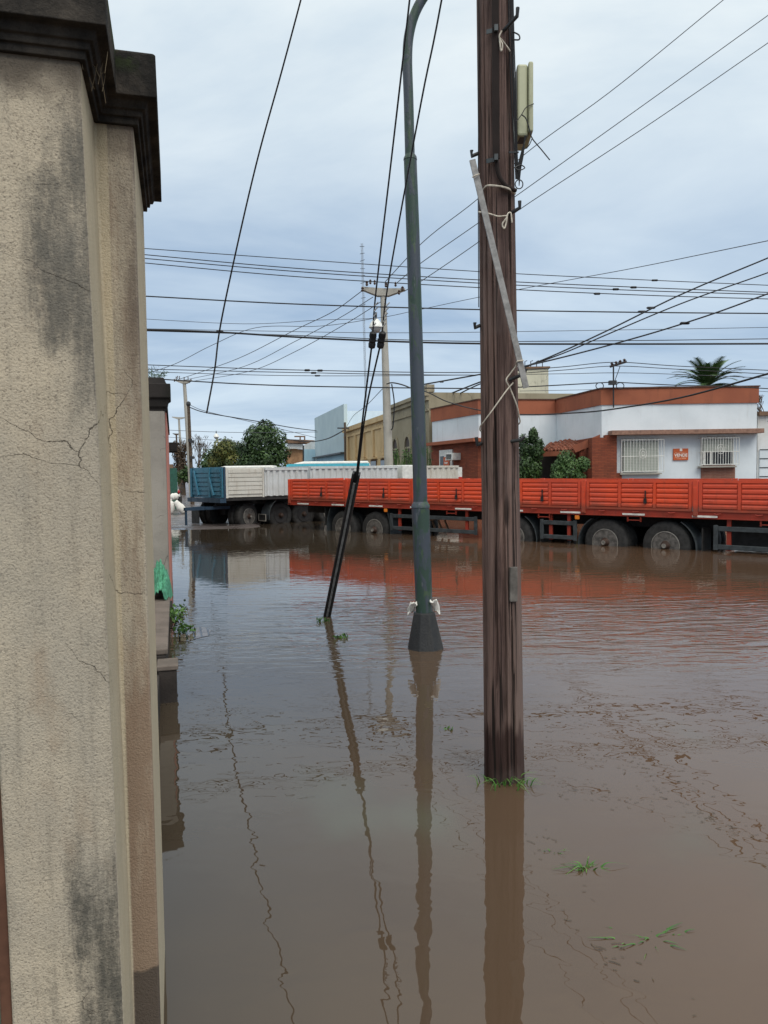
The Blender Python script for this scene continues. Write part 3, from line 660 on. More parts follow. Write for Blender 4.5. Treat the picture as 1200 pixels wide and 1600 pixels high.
b.build('canopy', M['brown_wall'], rh)

# ------------------------------------------------------------ the white and terracotta house
YR = 30.8
def hp(px, py, Y=YR): return at(px, py, Y)
P = [Vector((8.74, 30.8, 0)), Vector((7.94, 35.3, 0)), Vector((4.31, 34.7, 0)), Vector((2.53, 39.5, 0))]
XR = hp(1183, 620).x
hs = thing('corner_house', 'white single storey corner house with terracotta parapet and brick base', 'house', (10, 34, 0))
zp1 = hp(1000, 607).z; zp0 = hp(1000, 632).z          # parapet top and foot
foot = [(P[0].x, P[0].y), (P[1].x, P[1].y), (P[2].x, P[2].y), (P[3].x, P[3].y), (XR, 39.5), (XR, 30.8)]
zb = hp(700, 694, 37).z                                 # where brick starts on the street side
def inset(poly, d):
    A = sum(poly[i][0]*poly[(i+1) % len(poly)][1]-poly[(i+1) % len(poly)][0]*poly[i][1] for i in range(len(poly)))
    s = 1 if A > 0 else -1; res = []; n = len(poly)
    for i in range(n):
        p0, p1, p2 = (Vector(poly[(i-1) % n]), Vector(poly[i]), Vector(poly[(i+1) % n]))
        d1 = (p1-p0).normalized(); d2 = (p2-p1).normalized()
        n1 = Vector((-d1.y, d1.x))*s; n2 = Vector((-d2.y, d2.x))*s
        bis = (n1+n2).normalized(); k = d/max(.3, bis.dot(n1)); q = p1+bis*k; res.append((q.x, q.y))
    return res
MB().prism(foot, -.4, zp0).build('wall', M['white_wall'], hs)
MB().prism(inset(foot, -.05), zp0+.002, zp1).build('parapet', M['terracotta'], hs)
b = MB().prism(inset(foot, -.09), zp1+.002, zp1+.05); b.build('coping', plain('dark_coping', (.10, .05, .035), .9), hs)
# brick lower wall around the street side (P1-P2-P3)
def wallstrip(b, A_, B_, z0, z1, th, out):
    o = Vector(out).normalized()
    b.slab([A_+Vector((0, 0, z0)), B_+Vector((0, 0, z0)), B_+Vector((0, 0, z1)), A_+Vector((0, 0, z1))], o*th); return b
PA = P[2]+(P[1]-P[2])*.42
n23 = Vector((-(P[3]-P[2]).y, (P[3]-P[2]).x, 0)).normalized(); 
if n23.x > 0: n23 = -n23
n12 = Vector((.163, -.987, 0)).normalized()
b = MB(); 
b.prism([tuple((P[3]+n23*.06)[:2]), tuple((P[2]+n23*.06+n12*.06)[:2]), tuple((PA+n12*.06)[:2]), tuple((PA-n12*.2)[:2]), tuple((P[2]-n23*.2)[:2]), tuple((P[3]-n23*.2)[:2])], -.4, zb)
b.build('brick_base', M['brick'], hs)
b = MB(); b.prism([tuple((P[3]+n23*.4)[:2]), tuple((P[2]+n23*.4+n12*.4)[:2]), tuple((PA+n12*.4)[:2]), tuple((PA-n12*.1)[:2]), tuple((P[2]-n23*.1)[:2]), tuple((P[3]-n23*.1)[:2])], zb+.003, zb+.16)
b.build('eave', M['terracotta'], hs)
# street window with for-sale board and air conditioner
def sidepos(px): # point on the P2-P3 face at column px
    r = (px-600)/1200; d = P[3]-P[2]; t = (r*P[2].y - P[2].x)/(d.x - r*d.y); return P[2]+d*t
def sz(px, py): p = sidepos(px); return at(px, py, p.y).z
a1, a2 = sidepos(691), sidepos(711); z1_, z0_ = sz(700, 703), sz(700, 735)
b = MB(); wallstrip(b, a1+n23*.062, a2+n23*.062, z0_, z1_, .07, n23); wo = b.build('window', M['white_metal'], hs)
b = MB(); q1 = a1+(a2-a1)*.1+n23*.135; q2 = a1+(a2-a1)*.38+n23*.135; wallstrip(b, q1, q2, z0_+.1, z1_-.3, .02, n23); b.build('pane', M['dark_glass'], wo)
q1 = a1+(a2-a1)*.42+n23*.16; q2 = a1+(a2-a1)*.85+n23*.16
s2 = thing('sale_sign', 'small orange notice standing in the brick wall window beside the cooler', 'sign', q1+Vector((0, 0, z0_+.3)))
wallstrip(MB(), q1, q2, z0_+.2, z1_-.35, .03, n23).build('board', M['sign_orange'], s2)
b = MB(); d = (q2-q1).normalized(); L_ = (q2-q1).length
for (u, v, du, dv) in ((.35, .72, .3, .10), (.35, .62, .12, .08), (.2, .38, .6, .06), (.25, .28, .5, .06)):
    o_ = q1+d*L_*u+n23*.033; hh = z1_-.35-z0_-.2; wallstrip(b, o_, o_+d*L_*du, z0_+.2+hh*v, z0_+.2+hh*(v+dv), .006, n23)
b.build('lettering', M['sign_white'], s2)
ac0 = sidepos(712.5); ac1 = sidepos(723); 
ac = thing('air_conditioner', 'boxy white air conditioner jutting from the red brick wall', 'air conditioner', (ac0+ac1)/2)
zA, zB = sz(717, 708), sz(717, 719)
wallstrip(MB(), ac0+n23*.064, ac1+n23*.064, zB, zA, .45, n23).build('casing', M['white_metal'], ac, bevel=.02)
b = MB(); dd = (ac1-ac0)
for k in range(6):
    q = ac0+dd*(.12+.13*k)+n23*.516; wallstrip(b, q, q+dd*.07, zB+.05, zA-.05, .01, n23)
b.build('grille', M['dark_steel'], ac)
# brick mass beside the porch on the front, awning, windows
za_t, za_b = hp(1000, 673).z, hp(1000, 680).z
zf = -.4
b = MB(); b.box2((hp(943, 700).x, 30.55, zf), (hp(961, 700).x, 30.797, hp(950, 680).z)); b.box2((hp(961, 700).x+.002, 30.62, zf), (hp(969.5, 700).x, 30.797, hp(965, 739).z)); b.box2((hp(932, 700).x-.25, 30.55, zf), (hp(943, 700).x-.002, 34.4, hp(940, 684).z))
b.build('brick_base', M['brick'], hs)
b = MB(); b.box2((hp(950, 700).x, 30.25, za_b), (hp(1183.5, 700).x, 30.797, za_t)); b.build('awning', plain('awning_slab', (.26, .15, .11), .85, 0, .25), hs, bevel=.01)
b = MB(); b.box2((hp(1095, 740).x, 30.74, zf), (hp(1147.5, 740).x, 30.797, hp(1120, 727).z)); b.build('brick_panel', M['brick_dull'], hs)
def grille_window(p0, p1, y0, y1, half):
    x0, x1 = hp(p0, 700).x, hp(p1, 700).x; z1, z0 = hp(p0, y0).z, hp(p0, y1).z
    b = MB(); b.box2((x0-.05, 30.75, z0-.06), (x1+.05, 30.795, z1+.05)); wo = b.build('window', M['white_metal'], hs)
    b = MB(); b.box2((x0, 30.71, z0), (x1, 30.748, z1)); b.build('pane', M['dark_glass'], wo)
    b = MB(); b.box2((x0+.02, 30.68, z0+(.0 if not half else (z1-z0)*.52)), (x1-.02, 30.708, z1-.02)); b.build('shutter', M['shutter'], wo)
    if half:
        b = MB(); b.box2((x0+.02, 30.685, z0), (x0+.12, 30.70, z0+(z1-z0)*.5)); b.box2((x0+(x1-x0)*.25, 30.685, z0), (x0+(x1-x0)*.31, 30.70, z0+(z1-z0)*.5)); b.build('frame', M['white_metal'], wo)
    g = MB(); yf = 30.42; n = 13; e = .13
    for k in range(n):
        x = x0-.02+(x1-x0+.04)*k/(n-1); g.tube([(x, yf, z0-.02), (x, yf, z1+.06), (x, yf+.16, z1+.12), (x, 30.74, z1+.10)], .011, 5)
    for z in (z0+.0, z0+(z1-z0)*.5, z1+.05): g.tube([(x0-e, 30.74, z), (x0-e, yf, z), (x1+e, yf, z), (x1+e, 30.74, z)], .012, 5)
    for x in (x0-e, x1+e): g.tube([(x, yf, z0-.05), (x, yf, z1+.06)], .013, 5)
    xm = (x0+x1)/2; zm = (z0+z1)/2+.1
    for k in range(3): 
        ring_ = [(xm+(.09+.05*k)*math.cos(t*math.pi/6)*.8, yf-.01, zm+(.09+.05*k)*math.sin(t*math.pi/6)) for t in range(13)]
        if k != 1: g.tube(ring_, .009, 4)
    g.build('grille', M['white_metal'], wo, smooth=60)
    b = MB(); b.box2((x0-.14, 30.55, z0-.12), (x1+.1, 30.797, z0-.062)); b.build('sill', M['concrete'], wo)
grille_window(972, 1027, 690, 737, False)
grille_window(1096, 1143, 687, 726, True)
# for-sale sign
sg = thing('sale_sign', 'orange VENDE sign fixed on white wall between the barred windows', 'sign', hp(1063, 718, 30.79))
x0, x1 = hp(1051.5, 700).x, hp(1074.5, 700).x; z1, z0 = hp(1060, 701).z, hp(1060, 719).z
MB().box2((x0, 30.74, z0), (x1, 30.796, z1)).build('board', M['sign_orange'], sg)
def text(s, size, loc, rot, mat, parent, name='lettering', sx=1, local=False):
    cu = bpy.data.curves.new('txt', 'FONT'); cu.body = s; cu.size = size; cu.extrude = .003; cu.align_x = 'CENTER'; cu.align_y = 'CENTER'; cu.offset = size*.02
    to = bpy.data.objects.new('txt', cu); col.objects.link(to); dg = bpy.context.evaluated_depsgraph_get(); me = bpy.data.meshes.new_from_object(to.evaluated_get(dg))
    bpy.data.objects.remove(to)
    Mx = Matrix.Translation(Vector(loc)) @ rot.to_4x4() @ Matrix.Diagonal((sx, 1, 1, 1)); me.transform(Mx)
    if parent is not None and not local: me.transform(WM[parent.name].inverted())
    me.materials.append(mat); o = bpy.data.objects.new(name, me); col.objects.link(o)
    if parent is not None: o.parent = parent; WM[o.name] = WM[parent.name].copy()
    return o
RX = Matrix.Rotation(math.pi/2, 3, 'X')
text('VENDE', .165, ((x0+x1)/2, 30.735, z0+(z1-z0)*.42), RX, M['sign_white'], sg)
b = MB(); W_ = x1-x0; H_ = z1-z0
for (u, v, du, dv) in ((.1, .22, .3, .05), (.5, .24, .4, .045), (.18, .10, .32, .04), (.55, .12, .28, .04), (.12, .66, .76, .025)): b.box2((x0+W_*u, 30.733, z0+H_*v), (x0+W_*(u+du), 30.739, z0+H_*(v+dv)))
b.build('small_print', plain('sign_pale', (.75, .42, .28), .6), sg)
b = MB(); q = x0+W_*.42; z_ = z0+H_*.78; b.add([], []); b.slab([(q, 30.738, z_), (q+.1, 30.738, z_), (q+.1, 30.738, z_+.08), (q+.05, 30.738, z_+.13), (q, 30.738, z_+.08)], (0, -.005, 0)); b.build('emblem', M['sign_white'], sg)
# porch: sloping tiled roof, posts, dark opening
b = MB(); A1, A2, A3, A4 = hp(926, 683, 33.5), hp(858, 694, 34.4), hp(846, 706, 32.6), hp(897, 704, 31.6)
rows = 7
for i in range(rows):
    for j in range(9):
        def pt(u, v): return (A4*(1-u)+A3*u)*(1-v)+(A1*(1-u)+A2*u)*v
        u0, u1 = j/9, (j+1)/9; v0, v1 = i/rows, (i+1)/rows
        jit = rng.uniform(-.015, .02)
        p = [pt(u0, v0)+Vector((0, 0, .07+jit)), pt(u0+.5/9, v0)+Vector((0, 0, .13+jit)), pt(u1, v0)+Vector((0, 0, .07+jit)), pt(u1, v1)+Vector((0, 0, .02+jit)), pt(u0+.5/9, v1)+Vector((0, 0, .09+jit)), pt(u0, v1)+Vector((0, 0, .02+jit))]
        b.add(p, [(0, 1, 4, 5), (1, 2, 3, 4)]); b.add([q-Vector((0, 0, .06)) for q in p[:3]]+p[:3], [(0, 1, 4, 3), (1, 2, 5, 4)])
b.slab([A4, A3, A2, A1], (0, 0, -.1)); b.build('porch_roof', M['tile_roof'], hs)
b = MB(); b.bar(hp(897, 702, 31.3), hp(943, 683, 31.0), .2, .30, (0, 0, 1)); b.bar(A3-Vector((0, .1, .1)), A4-Vector((0, .1, .1)), .1, .2); b.build('porch_beam', M['terracotta'], hs)
b = MB(); b.box2((hp(906, 720, 31.3).x, 31.2, zf), (hp(912, 720, 31.3).x, 31.42, hp(908, 699, 31.3).z)); b.build('porch_post', M['brick'], hs)
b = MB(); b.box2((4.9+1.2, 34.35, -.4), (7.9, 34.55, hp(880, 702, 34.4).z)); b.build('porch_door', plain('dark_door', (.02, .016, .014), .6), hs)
b = MB(); b.box2((hp(915, 720, 33).x, 33.0, zf), (hp(934, 720, 33).x, 33.1, hp(925, 736, 33).z)); b.build('porch_rail', M['white_wall'], hs)
# antenna bracket on the parapet
an = thing('service_mast', 'thin metal mast with insulator bar above the terracotta parapet', 'mast', hp(958, 636, 30.6))
b = MB(); b.tube([hp(958.5, 637, 30.6), hp(958.5, 569, 30.6)], .03, 6); b.build('mast', M['dark_steel'], an)
b = MB(); b.bar(hp(953, 573, 30.6), hp(979, 565, 30.6), .07, .09); b.build('crossbar', M['dark_steel'], an)
for k in range(4):
    p = hp(956+6.5*k, 570-2*k, 30.6); MB().lathe([(.03, -.08), (.07, -.05), (.03, 0), (.07, .04), (.02, .09)], 8, p).build('insulator', M['insulator'], an)
b = MB(); b.box(hp(957, 598, 30.5), (.28, .2, .16)); b.tube([hp(960, 597, 30.5), hp(969, 572, 30.5)], .015, 4)
b.build('junction_box', M['dark_steel'], an)
for cx, s_ in ((937, 1), (969, 1)): b = MB(); b.tube(curve([hp(cx+6*math.cos(t*.7), 603+5*math.sin(t*.7), 30.5) for t in range(10)], 3), .018, 5); b.build('cable_loop', M['cable'], an)

# neighbour on the right
nb = thing('garage_house', 'white brick garage house at the right edge beside the corner house', 'house', (16.5, 31, 0))
XN = hp(1184, 700, 30.9).x
MB().box2((XN+.01, 30.95, -.4), (22, 38, hp(1190, 648, 30.9).z)).build('wall', M['white_wall_worn'], nb)
MB().box2((XN+.01, 30.8, hp(1190, 650, 30.9).z+.02), (22, 38.1, hp(1190, 643, 30.9).z)).build('coping', M['brown_wall'], nb)
do = MB().box2((hp(1187, 700, 30.9).x, 30.90, -.4), (19.5, 30.947, hp(1190, 703, 30.9).z)).build('garage_door', M['white_wall'], nb)
b = MB()
for k in range(7): z_ = .25+k*.36; b.box2((hp(1187, 700, 30.9).x, 30.885, z_), (19.5, 30.898, z_+.035))
b.build('groove', M['dark_steel'], do)
# buildings behind
tk = thing('tank_tower', 'cream square tank tower rising behind the corner house', 'tower', at(833, 700, 52))
X0, X1 = at(806, 600, 52).x, at(857, 600, 52).x
MB().box2((X0, 52, 0), (X1, 56, at(830, 576, 52).z)).build('wall', M['cream_wall'], tk)
MB().box2((X0-.1, 51.9, at(830, 576, 52).z+.003), (X1+.1, 56.1, at(830, 573, 52).z)).build('coping', M['brown_wall'], tk)
b = MB()
for k in range(5): x = X0+.4+k*.4; z_ = at(830, 573, 52).z; b.tube([(x, 53, z_), (x, 53, z_+.5), (x+.15, 53, z_+.55)], .03, 4)
b.build('bracket', M['dark_steel'], tk)
sb = thing('stone_building', 'old building with rough stone parapet behind the corner house', 'building', at(780, 700, 43))
MB().slab([at(688, 615, 42.5), at(895, 615, 42.5), at(895, 760, 42.5), at(688, 760, 42.5)], (0, 6, 0)).build('wall', M['stone'], sb)

# ------------------------------------------------------------ vegetation
def tree(name, label, cat, base, c, rad, n, size, leaf, seed, group=None, trunk_r=.18, lumps=None):
    t = thing(name, label, cat, base, group=group); rg = random.Random(seed)
    b = MB(); lm = leaves(b, c, rad, n, size, rg, lumps=lumps); mesh_raw(b, 'crown', M[leaf], t)
    b = MB(); base = Vector(base); c = Vector(c)
    b.tube(curve([base-Vector((0, 0, .3)), base*.5+c*.5, c], 4), [trunk_r*(1-.08*k) for k in range(9)], 8)
    for lc, lr in lm[:8]:
        e_ = c+Vector((lc.x*rad[0], lc.y*rad[1], lc.z*rad[2])); s_ = base*.45+c*.55
        b.tube(curve([s_, (s_+e_)/2+Vector((0, 0, .1)), e_], 3), [trunk_r*.5*(1-.12*k) for k in range(7)], 5)
    b.build('trunk', M['trunk'], t, smooth=60); return t
def treepx(name, label, cat, pc, pr_, Y, n, size, leaf, seed, **k):
    c = at(pc[0], pc[1], Y); s = 1200/Y; rad = (pr_[0]/s, pr_[0]/s, pr_[1]/s); base = Vector((c.x, c.y, 0.05))
    return tree(name, label, cat, base, c, rad, n, size, leaf, seed, **k)
treepx('broadleaf_tree', 'large dense dark green tree behind the white trailer', 'tree', (411, 698), (44, 43), 60, 9000, .13, 'leaf_dark', 11, trunk_r=.25,
       lumps=[(Vector((.1, 0, .62)), .38), (Vector((-.3, 0, .4)), .42), (Vector((.45, -.1, .25)), .45), (Vector((0, -.3, .1)), .55), (Vector((-.55, 0, -.05)), .42), (Vector((.6, 0, -.25)), .4), (Vector((.2, -.3, -.4)), .5), (Vector((-.4, -.2, -.5)), .5), (Vector((.5, 0, -.8)), .5), (Vector((-.1, 0, -.9)), .55), (Vector((-.7, 0, -.8)), .4)])
treepx('broadleaf_tree', 'yellowish green tree at left of the large dark tree', 'tree', (362, 710), (36, 31), 64, 7500, .13, 'leaf_yellow', 12)
treepx('broadleaf_tree', 'small dark green tree low at left of the yellowish tree', 'tree', (333, 718), (24, 21), 75, 2200, .14, 'leaf_mid', 13)
treepx('broadleaf_tree', 'brown leafed tree at the far end of the left street', 'tree', (283, 716), (15, 30), 70, 1500, .13, 'leaf_brown', 14)
treepx('broadleaf_tree', 'dark tree crown low beneath the brown street tree', 'tree', (287, 742), (18, 17), 68, 1500, .14, 'leaf_dark', 15)
treepx('hedge_bush', 'yellow green bush by the pavement beyond the white sacks', 'bush', (271, 752), (6, 13), 44, 900, .06, 'leaf_yellow', 16, trunk_r=.05)
treepx('broadleaf_tree', 'glossy dark green tree right of the wooden pole by the porch', 'tree', (832, 712), (26, 44), 32, 4200, .075, 'leaf_dark', 17, trunk_r=.1,
       lumps=[(Vector((.05, 0, .72)), .28), (Vector((-.45, .1, .35)), .45), (Vector((.25, -.2, .25)), .45), (Vector((-.3, 0, -.3)), .55), (Vector((.1, 0, -.5)), .5), (Vector((-.55, .2, -.7)), .5)])
treepx('climbing_bush', 'bright green rounded bush in front of the porch door', 'bush', (888, 727), (30, 32), 30.2, 5200, .055, 'leaf_mid', 18, trunk_r=.05,
       lumps=[(Vector((-.1, 0, .3)), .5), (Vector((-.45, .1, -.1)), .45), (Vector((.1, -.1, -.2)), .6), (Vector((.75, 0, .05)), .4), (Vector((-.5, 0, -.6)), .5), (Vector((.5, 0, -.6)), .4)])
b = MB(); rg = random.Random(9)
wd = thing('roof_weeds', 'thin weeds growing along the kerb in front of olive arched building', 'weeds', at(640, 760, 37))
for k in range(60):
    px = rg.uniform(612, 672); h = rg.uniform(8, 45)*(.4+.6*abs(math.sin(px*.23))); p = at(px, 745, 36); q = at(px+rg.uniform(-5, 5), 722-h*.55, 36)
    b.tube(curve([p, (p+q)/2+Vector((rg.uniform(-.1, .1), 0, 0)), q], 3), .015, 4); leaves(b, q, (.15, .15, .2), 5, .06, rg)
mesh_raw(b, 'foliage', M['leaf_mid'], wd)
# bare trees
def bare(name, label, base, h, seed, r=.12, spread=.5):
    t = thing(name, label, 'tree', base); rg = random.Random(seed); b = MB(); tw = MB()
    def br(p, d, L, r, dep):
        q = p+d*L; mid = (p+q)/2+Vector((rg.uniform(-1, 1), rg.uniform(-1, 1), 0))*L*.06
        (b if dep < 3 else tw).tube([p, mid, q], [r, r*.85, r*.7], 5 if dep < 3 else 3, cap=False)
        if dep < 6:
            for k in range(rg.choice((2, 3, 3))):
                nd = (d+Vector((rg.uniform(-1, 1), rg.uniform(-1, 1), rg.uniform(-.2, .7)))*spread).normalized(); br(q, nd, L*rg.uniform(.6, .82), max(.012, r*.62), dep+1)
    br(Vector(base), Vector((0, 0, 1)), h*.28, r, 0)
    b.build('trunk', M['trunk'], t, smooth=60); mesh_raw(tw, 'crown', M['trunk'], t)
bare('bare_tree', 'leafless tree with thin twigs right of the far wooden pole', at(313, 770, 72), 5.4, 21)
bare('bare_tree', 'leafless tree left of the far concrete pole', at(281, 768, 80), 5.6, 22)
bare('bare_tree', 'leafless tree above the roof at the right edge', at(1199, 745, 34), 4.3, 23, spread=.55)
# palm behind the parapet
Yp = 45; pc = at(1106, 603, Yp); pm = thing('palm_tree', 'palm crown with arching fronds rising behind the terracotta parapet', 'palm', (pc.x, pc.y, 0))
MB().tube(curve([(pc.x, pc.y, -.2), (pc.x+.05, pc.y, pc.z*.5), (pc.x, pc.y, pc.z-.2)], 8), [.35-.006*k for k in range(17)], 10).build('trunk', M['trunk'], pm, smooth=60)
rg = random.Random(4)
for k in range(58):
    a = 2*math.pi*k*.381+rg.uniform(-.1, .1); el = rg.uniform(-.05, 1.15) if k % 4 else rg.uniform(1.0, 1.4); L = rg.uniform(2.3, 2.7) if k % 4 else 1.6; fr = MB()
    d = Vector((math.cos(a)*math.cos(el), math.sin(a)*math.cos(el), math.sin(el))); pts = []; p = Vector(pc)-Vector((0, 0, .05)); v = d.copy()
    for i in range(13):
        pts.append(p.copy()); p = p+v*(L*.92/12); v = (v+Vector((0, 0, -.095))).normalized()
    fr.tube(pts, [.03-.002*i for i in range(13)], 4)
    for i in range(2, 13):
        dd = (pts[i]-pts[i-1]).normalized(); sd_ = dd.cross(Vector((0, 0, 1))).normalized(); upv = sd_.cross(dd)
        for j in range(3):
            for s in (-1, 1):
                o_ = pts[i-1]+(pts[i]-pts[i-1])*j/3; ll = .40*math.sin(math.pi*(i+1)/15)+.08; tip = o_+(dd*.75+sd_*s*.9+upv*.25+Vector((0, 0, -.18))).normalized()*ll
                fr.add([o_-dd*.034, o_+dd*.034, tip], [(0, 1, 2)])
    mesh_raw(fr, 'frond', M['leaf_palm'], pm)

# ------------------------------------------------------------ wheels and trailers
def wheel(parent, x, y, z, side=-1, r=.52, w=.28, dual=True, steer=0, hubmat=None, edge=True):
    """y = outer face; side = -1 outer face looks to -y"""
    S = Matrix.Rotation(steer, 3, 'Z'); Mx = S @ Matrix.Rotation(math.pi/2*(1 if side < 0 else -1), 3, 'X')
    o = Vector((x, y, z)); b = MB()
    prof = [(r*.56, -.02), (r*.60, 0), (r*.80, .005), (r*.93, -.015), (r*.985, -.05), (r, -.08), (r, -w+.06), (r*.97, -w+.02), (r*.8, -w), (r*.56, -w+.02)]
    prof = [(a, h) for a, h in prof]
    b.lathe(prof, 40, o, Mx)
    for k in (.0,):
        for j in range(3): b.lathe([(r*1.004, -.10-j*.05), (r*1.012, -.105-j*.05), (r*1.012, -.125-j*.05), (r*1.004, -.13-j*.05)], 40, o, Mx)
    if dual:
        b.lathe([(a, h-w-.04) for a, h in prof], 40, o, Mx)
    ty = b.build('wheel', M['rubber'], parent, local=True, smooth=40)
    b = MB(); b.lathe([(r*.575, .004), (r*.545, .012), (r*.53, -.01), (r*.52, -.09), (r*.46, -.13), (r*.24, -.10), (r*.22, -.06), (r*.20, .0), (r*.13, .02), (r*.12, .06), (.0, .065)], 32, o, Mx)
    b.build('rim', hubmat or M['rim'], ty, local=True, smooth=35)
    if edge: b = MB(); b.lathe([(r*.585, -.01), (r*.59, .012), (r*.56, .016), (r*.55, -.005)], 40, o, Mx); b.build('rim_edge', M['rim_edge'], ty, local=True, smooth=40)
    b = MB()
    for k in range(10):
        a = 2*math.pi*k/10; p = o+Mx @ Vector((r*.31*math.cos(a), r*.31*math.sin(a), -.085)); b.lathe([(.018, 0), (.018, .03), (.0, .035)], 6, p, Mx)
        p = o+Mx @ Vector((r*.41*math.cos(a+.3), r*.41*math.sin(a+.3), -.112)); b.lathe([(.034, 0), (.03, .008), (0, .008)], 10, p, Mx)
    b.build('wheel_nuts', M['chassis'], ty, local=True)
    b = MB(); b.lathe([(r*.22, -.06), (r*.23, -.01), (r*.15, .03), (r*.13, .085), (r*.09, .098), (0, .10)], 20, o, Mx); b.build('hub', M['hub_rust'], ty, local=True, smooth=40)
    if edge: b = MB(); b.lathe([(r*.095, .100), (r*.09, .108), (r*.055, .108), (r*.05, .1015)], 16, o, Mx); b.build('hub_cap', M['rim_edge'], ty, local=True)
    return ty
M['rim'] = plain('rim', (.12, .11, .10), .6, .1, .5, 10); M['hub_rust'] = plain('hub_rust', (.05, .028, .02), .6, .1, .4, 14); M['rim_edge'] = plain('rim_edge', (.24, .225, .20), .5, .2, .3, 14)

def fender(parent, x, y0, y1, z, r, a0, a1, mat):
    b = MB(); n = 10; q = []
    for k in range(n+1):
        a = a0+(a1-a0)*k/n; q.append((x+r*math.cos(a), z+r*math.sin(a), x+(r+.02)*math.cos(a), z+(r+.02)*math.sin(a)))
    for k in range(n):
        A_, B_ = q[k], q[k+1]
        b.add([(A_[0], y0, A_[1]), (B_[0], y0, B_[1]), (B_[0], y1, B_[1]), (A_[0], y1, A_[1]), (A_[2], y0, A_[3]), (B_[2], y0, B_[3]), (B_[2], y1, B_[3]), (A_[2], y1, A_[3])],
              [(0, 1, 2, 3), (7, 6, 5, 4), (0, 4, 5, 1), (3, 2, 6, 7), (0, 3, 7, 4), (1, 5, 6, 2)])
    return b.build('mudguard', mat, parent, local=True)

tilt = .0065
ot = thing('flatbed_trailer', 'long orange drop side trailer standing in the flooded street', 'trailer', (-3.0, 24.0, .76), math.atan2(-.661, .75), rx=tilt)
Lt = 17.2; Wd = 2.55; BZ = .0; TZ = .78                     # local z = 0 is the bottom of the rail
def box(b, x0, x1, y0, y1, z0, z1): return b.box2((x0, y0, z0), (x1, y1, z1))
b = MB(); box(b, 0, Lt, .03, Wd-.03, .09, .125); b.build('deck', M['chassis'], ot, local=True)
for yy, nm in ((0, 'side_rail'), (Wd, 'side_rail')):
    b = MB(); s_ = 1 if yy == 0 else -1
    box(b, 0, Lt, yy+s_*.012, yy+s_*.06, 0, .135); box(b, 0, Lt, yy-s_*.003, yy+s_*.06, -.012, .012); b.build(nm, M['orange_red'], ot, local=True, bevel=.004)
joints = [.06+2.485*k for k in range(8)]
for side in (0, 1):
    yo = 0 if side == 0 else Wd; s_ = 1 if side == 0 else -1
    for k in range(7):
        xa, xb = joints[k]+.10, joints[k+1]-.05
        if xb > Lt: xb = Lt-.05
        if xa > Lt-.5: break
        b = MB(); z0 = .135; z1 = TZ-.005
        box(b, xa, xb, yo+s_*.012, yo+s_*.03, z0, z1)                        # sheet
        for (a_, c_) in ((xa, xa+.06), (xb-.06, xb)): box(b, a_, c_, yo-s_*.015, yo+s_*.01, z0, z1)
        box(b, xa+.062, xb-.062, yo-s_*.012, yo+s_*.01, z0, z0+.045); box(b, xa+.062, xb-.062, yo-s_*.012, yo+s_*.01, z1-.055, z1)
        w3 = (xb-xa)/3
        for q in (1, 2): box(b, xa+w3*q-.03, xa+w3*q+.03, yo-s_*.018, yo+s_*.01, z0+.047, z1-.057)
        # four pressed planks with dark gaps between, in every bay
        for q in range(3):
            u0 = xa+w3*q+(.075 if q == 0 else .045); u1 = xa+w3*(q+1)-(.075 if q == 2 else .045)
            zs = [z0+.052+i*(z1-z0-.115)/5 for i in range(6)]
            for i in range(5):
                lo, hi = zs[i]+.004, zs[i+1]-.012
                ya, yb = yo-s_*.010, yo+s_*.008
                b.add([(u0, yb, lo), (u1, yb, lo), (u1, ya, lo+.012), (u0, ya, lo+.012), (u0, ya, hi-.03), (u1, ya, hi-.03), (u1, yb, hi), (u0, yb, hi)],
                      [(0, 1, 2, 3), (3, 2, 5, 4), (4, 5, 6, 7), (0, 3, 4, 7), (1, 6, 5, 2)])
        pn = b.build('side_board', M['orange'], ot, local=True)
        b = MB()
        for q in (0, 1, 2):
            xx = xa+w3*(q+.5); b.tube([(xx-.09, yo-s_*.02, .10), (xx-.03, yo-s_*.035, .085), (xx+.05, yo-s_*.02, .10)], .012, 5)
        b.build('hinge', M['orange_red'], pn, local=True)
        if side == 0:
            b = MB(); xx = xb-w3*1.25; box(b, xx-.012, xx+.012, yo-.03, yo-.012, z0+.22, z0+.42); box(b, xx-.03, xx+.03, yo-.045, yo-.014, z0+.14, z0+.25); b.build('latch', M['chassis'], pn, local=True)
    for k in range(8):
        x = joints[k]
        if x > Lt: break
        b = MB(); box(b, x-.02, x+.075, yo-s_*.03, yo+s_*.05, .03, TZ); box(b, x-.005, x+.06, yo-s_*.042, yo-s_*.031, .05, TZ-.15); po = b.build('stake_post', M['orange'], ot, local=True, bevel=.004)
for k in range(11):
    x = .45+k*1.50; b = MB(); box(b, x, x+.5, -.017, -.004, .018, .058); b.build('reflective_strip', M['reflector'], ot, local=True)
for (x, W_) in ((0, -1), (Lt, 1)):
    b = MB(); box(b, x-.02, x+.02, .06, Wd-.06, .04, TZ+.01)
    for k in range(6): box(b, x-.04, x-.021, .1+k*.46, .14+k*.46, .06, TZ-.02)
    b.build('end_board', M['orange'], ot, local=True)
b = MB(); box(b, .1, Lt, .75, .87, -.28, .085); box(b, .1, Lt, Wd-.87, Wd-.75, -.28, .085)
for k in range(22): box(b, .3+k*.78, .36+k*.78, .062, Wd-.062, -.02, .085)
b.build('chassis', M['chassis'], ot, local=True)
wz = -.66
def trz(x): return wz + tilt*x*0 + (.0)
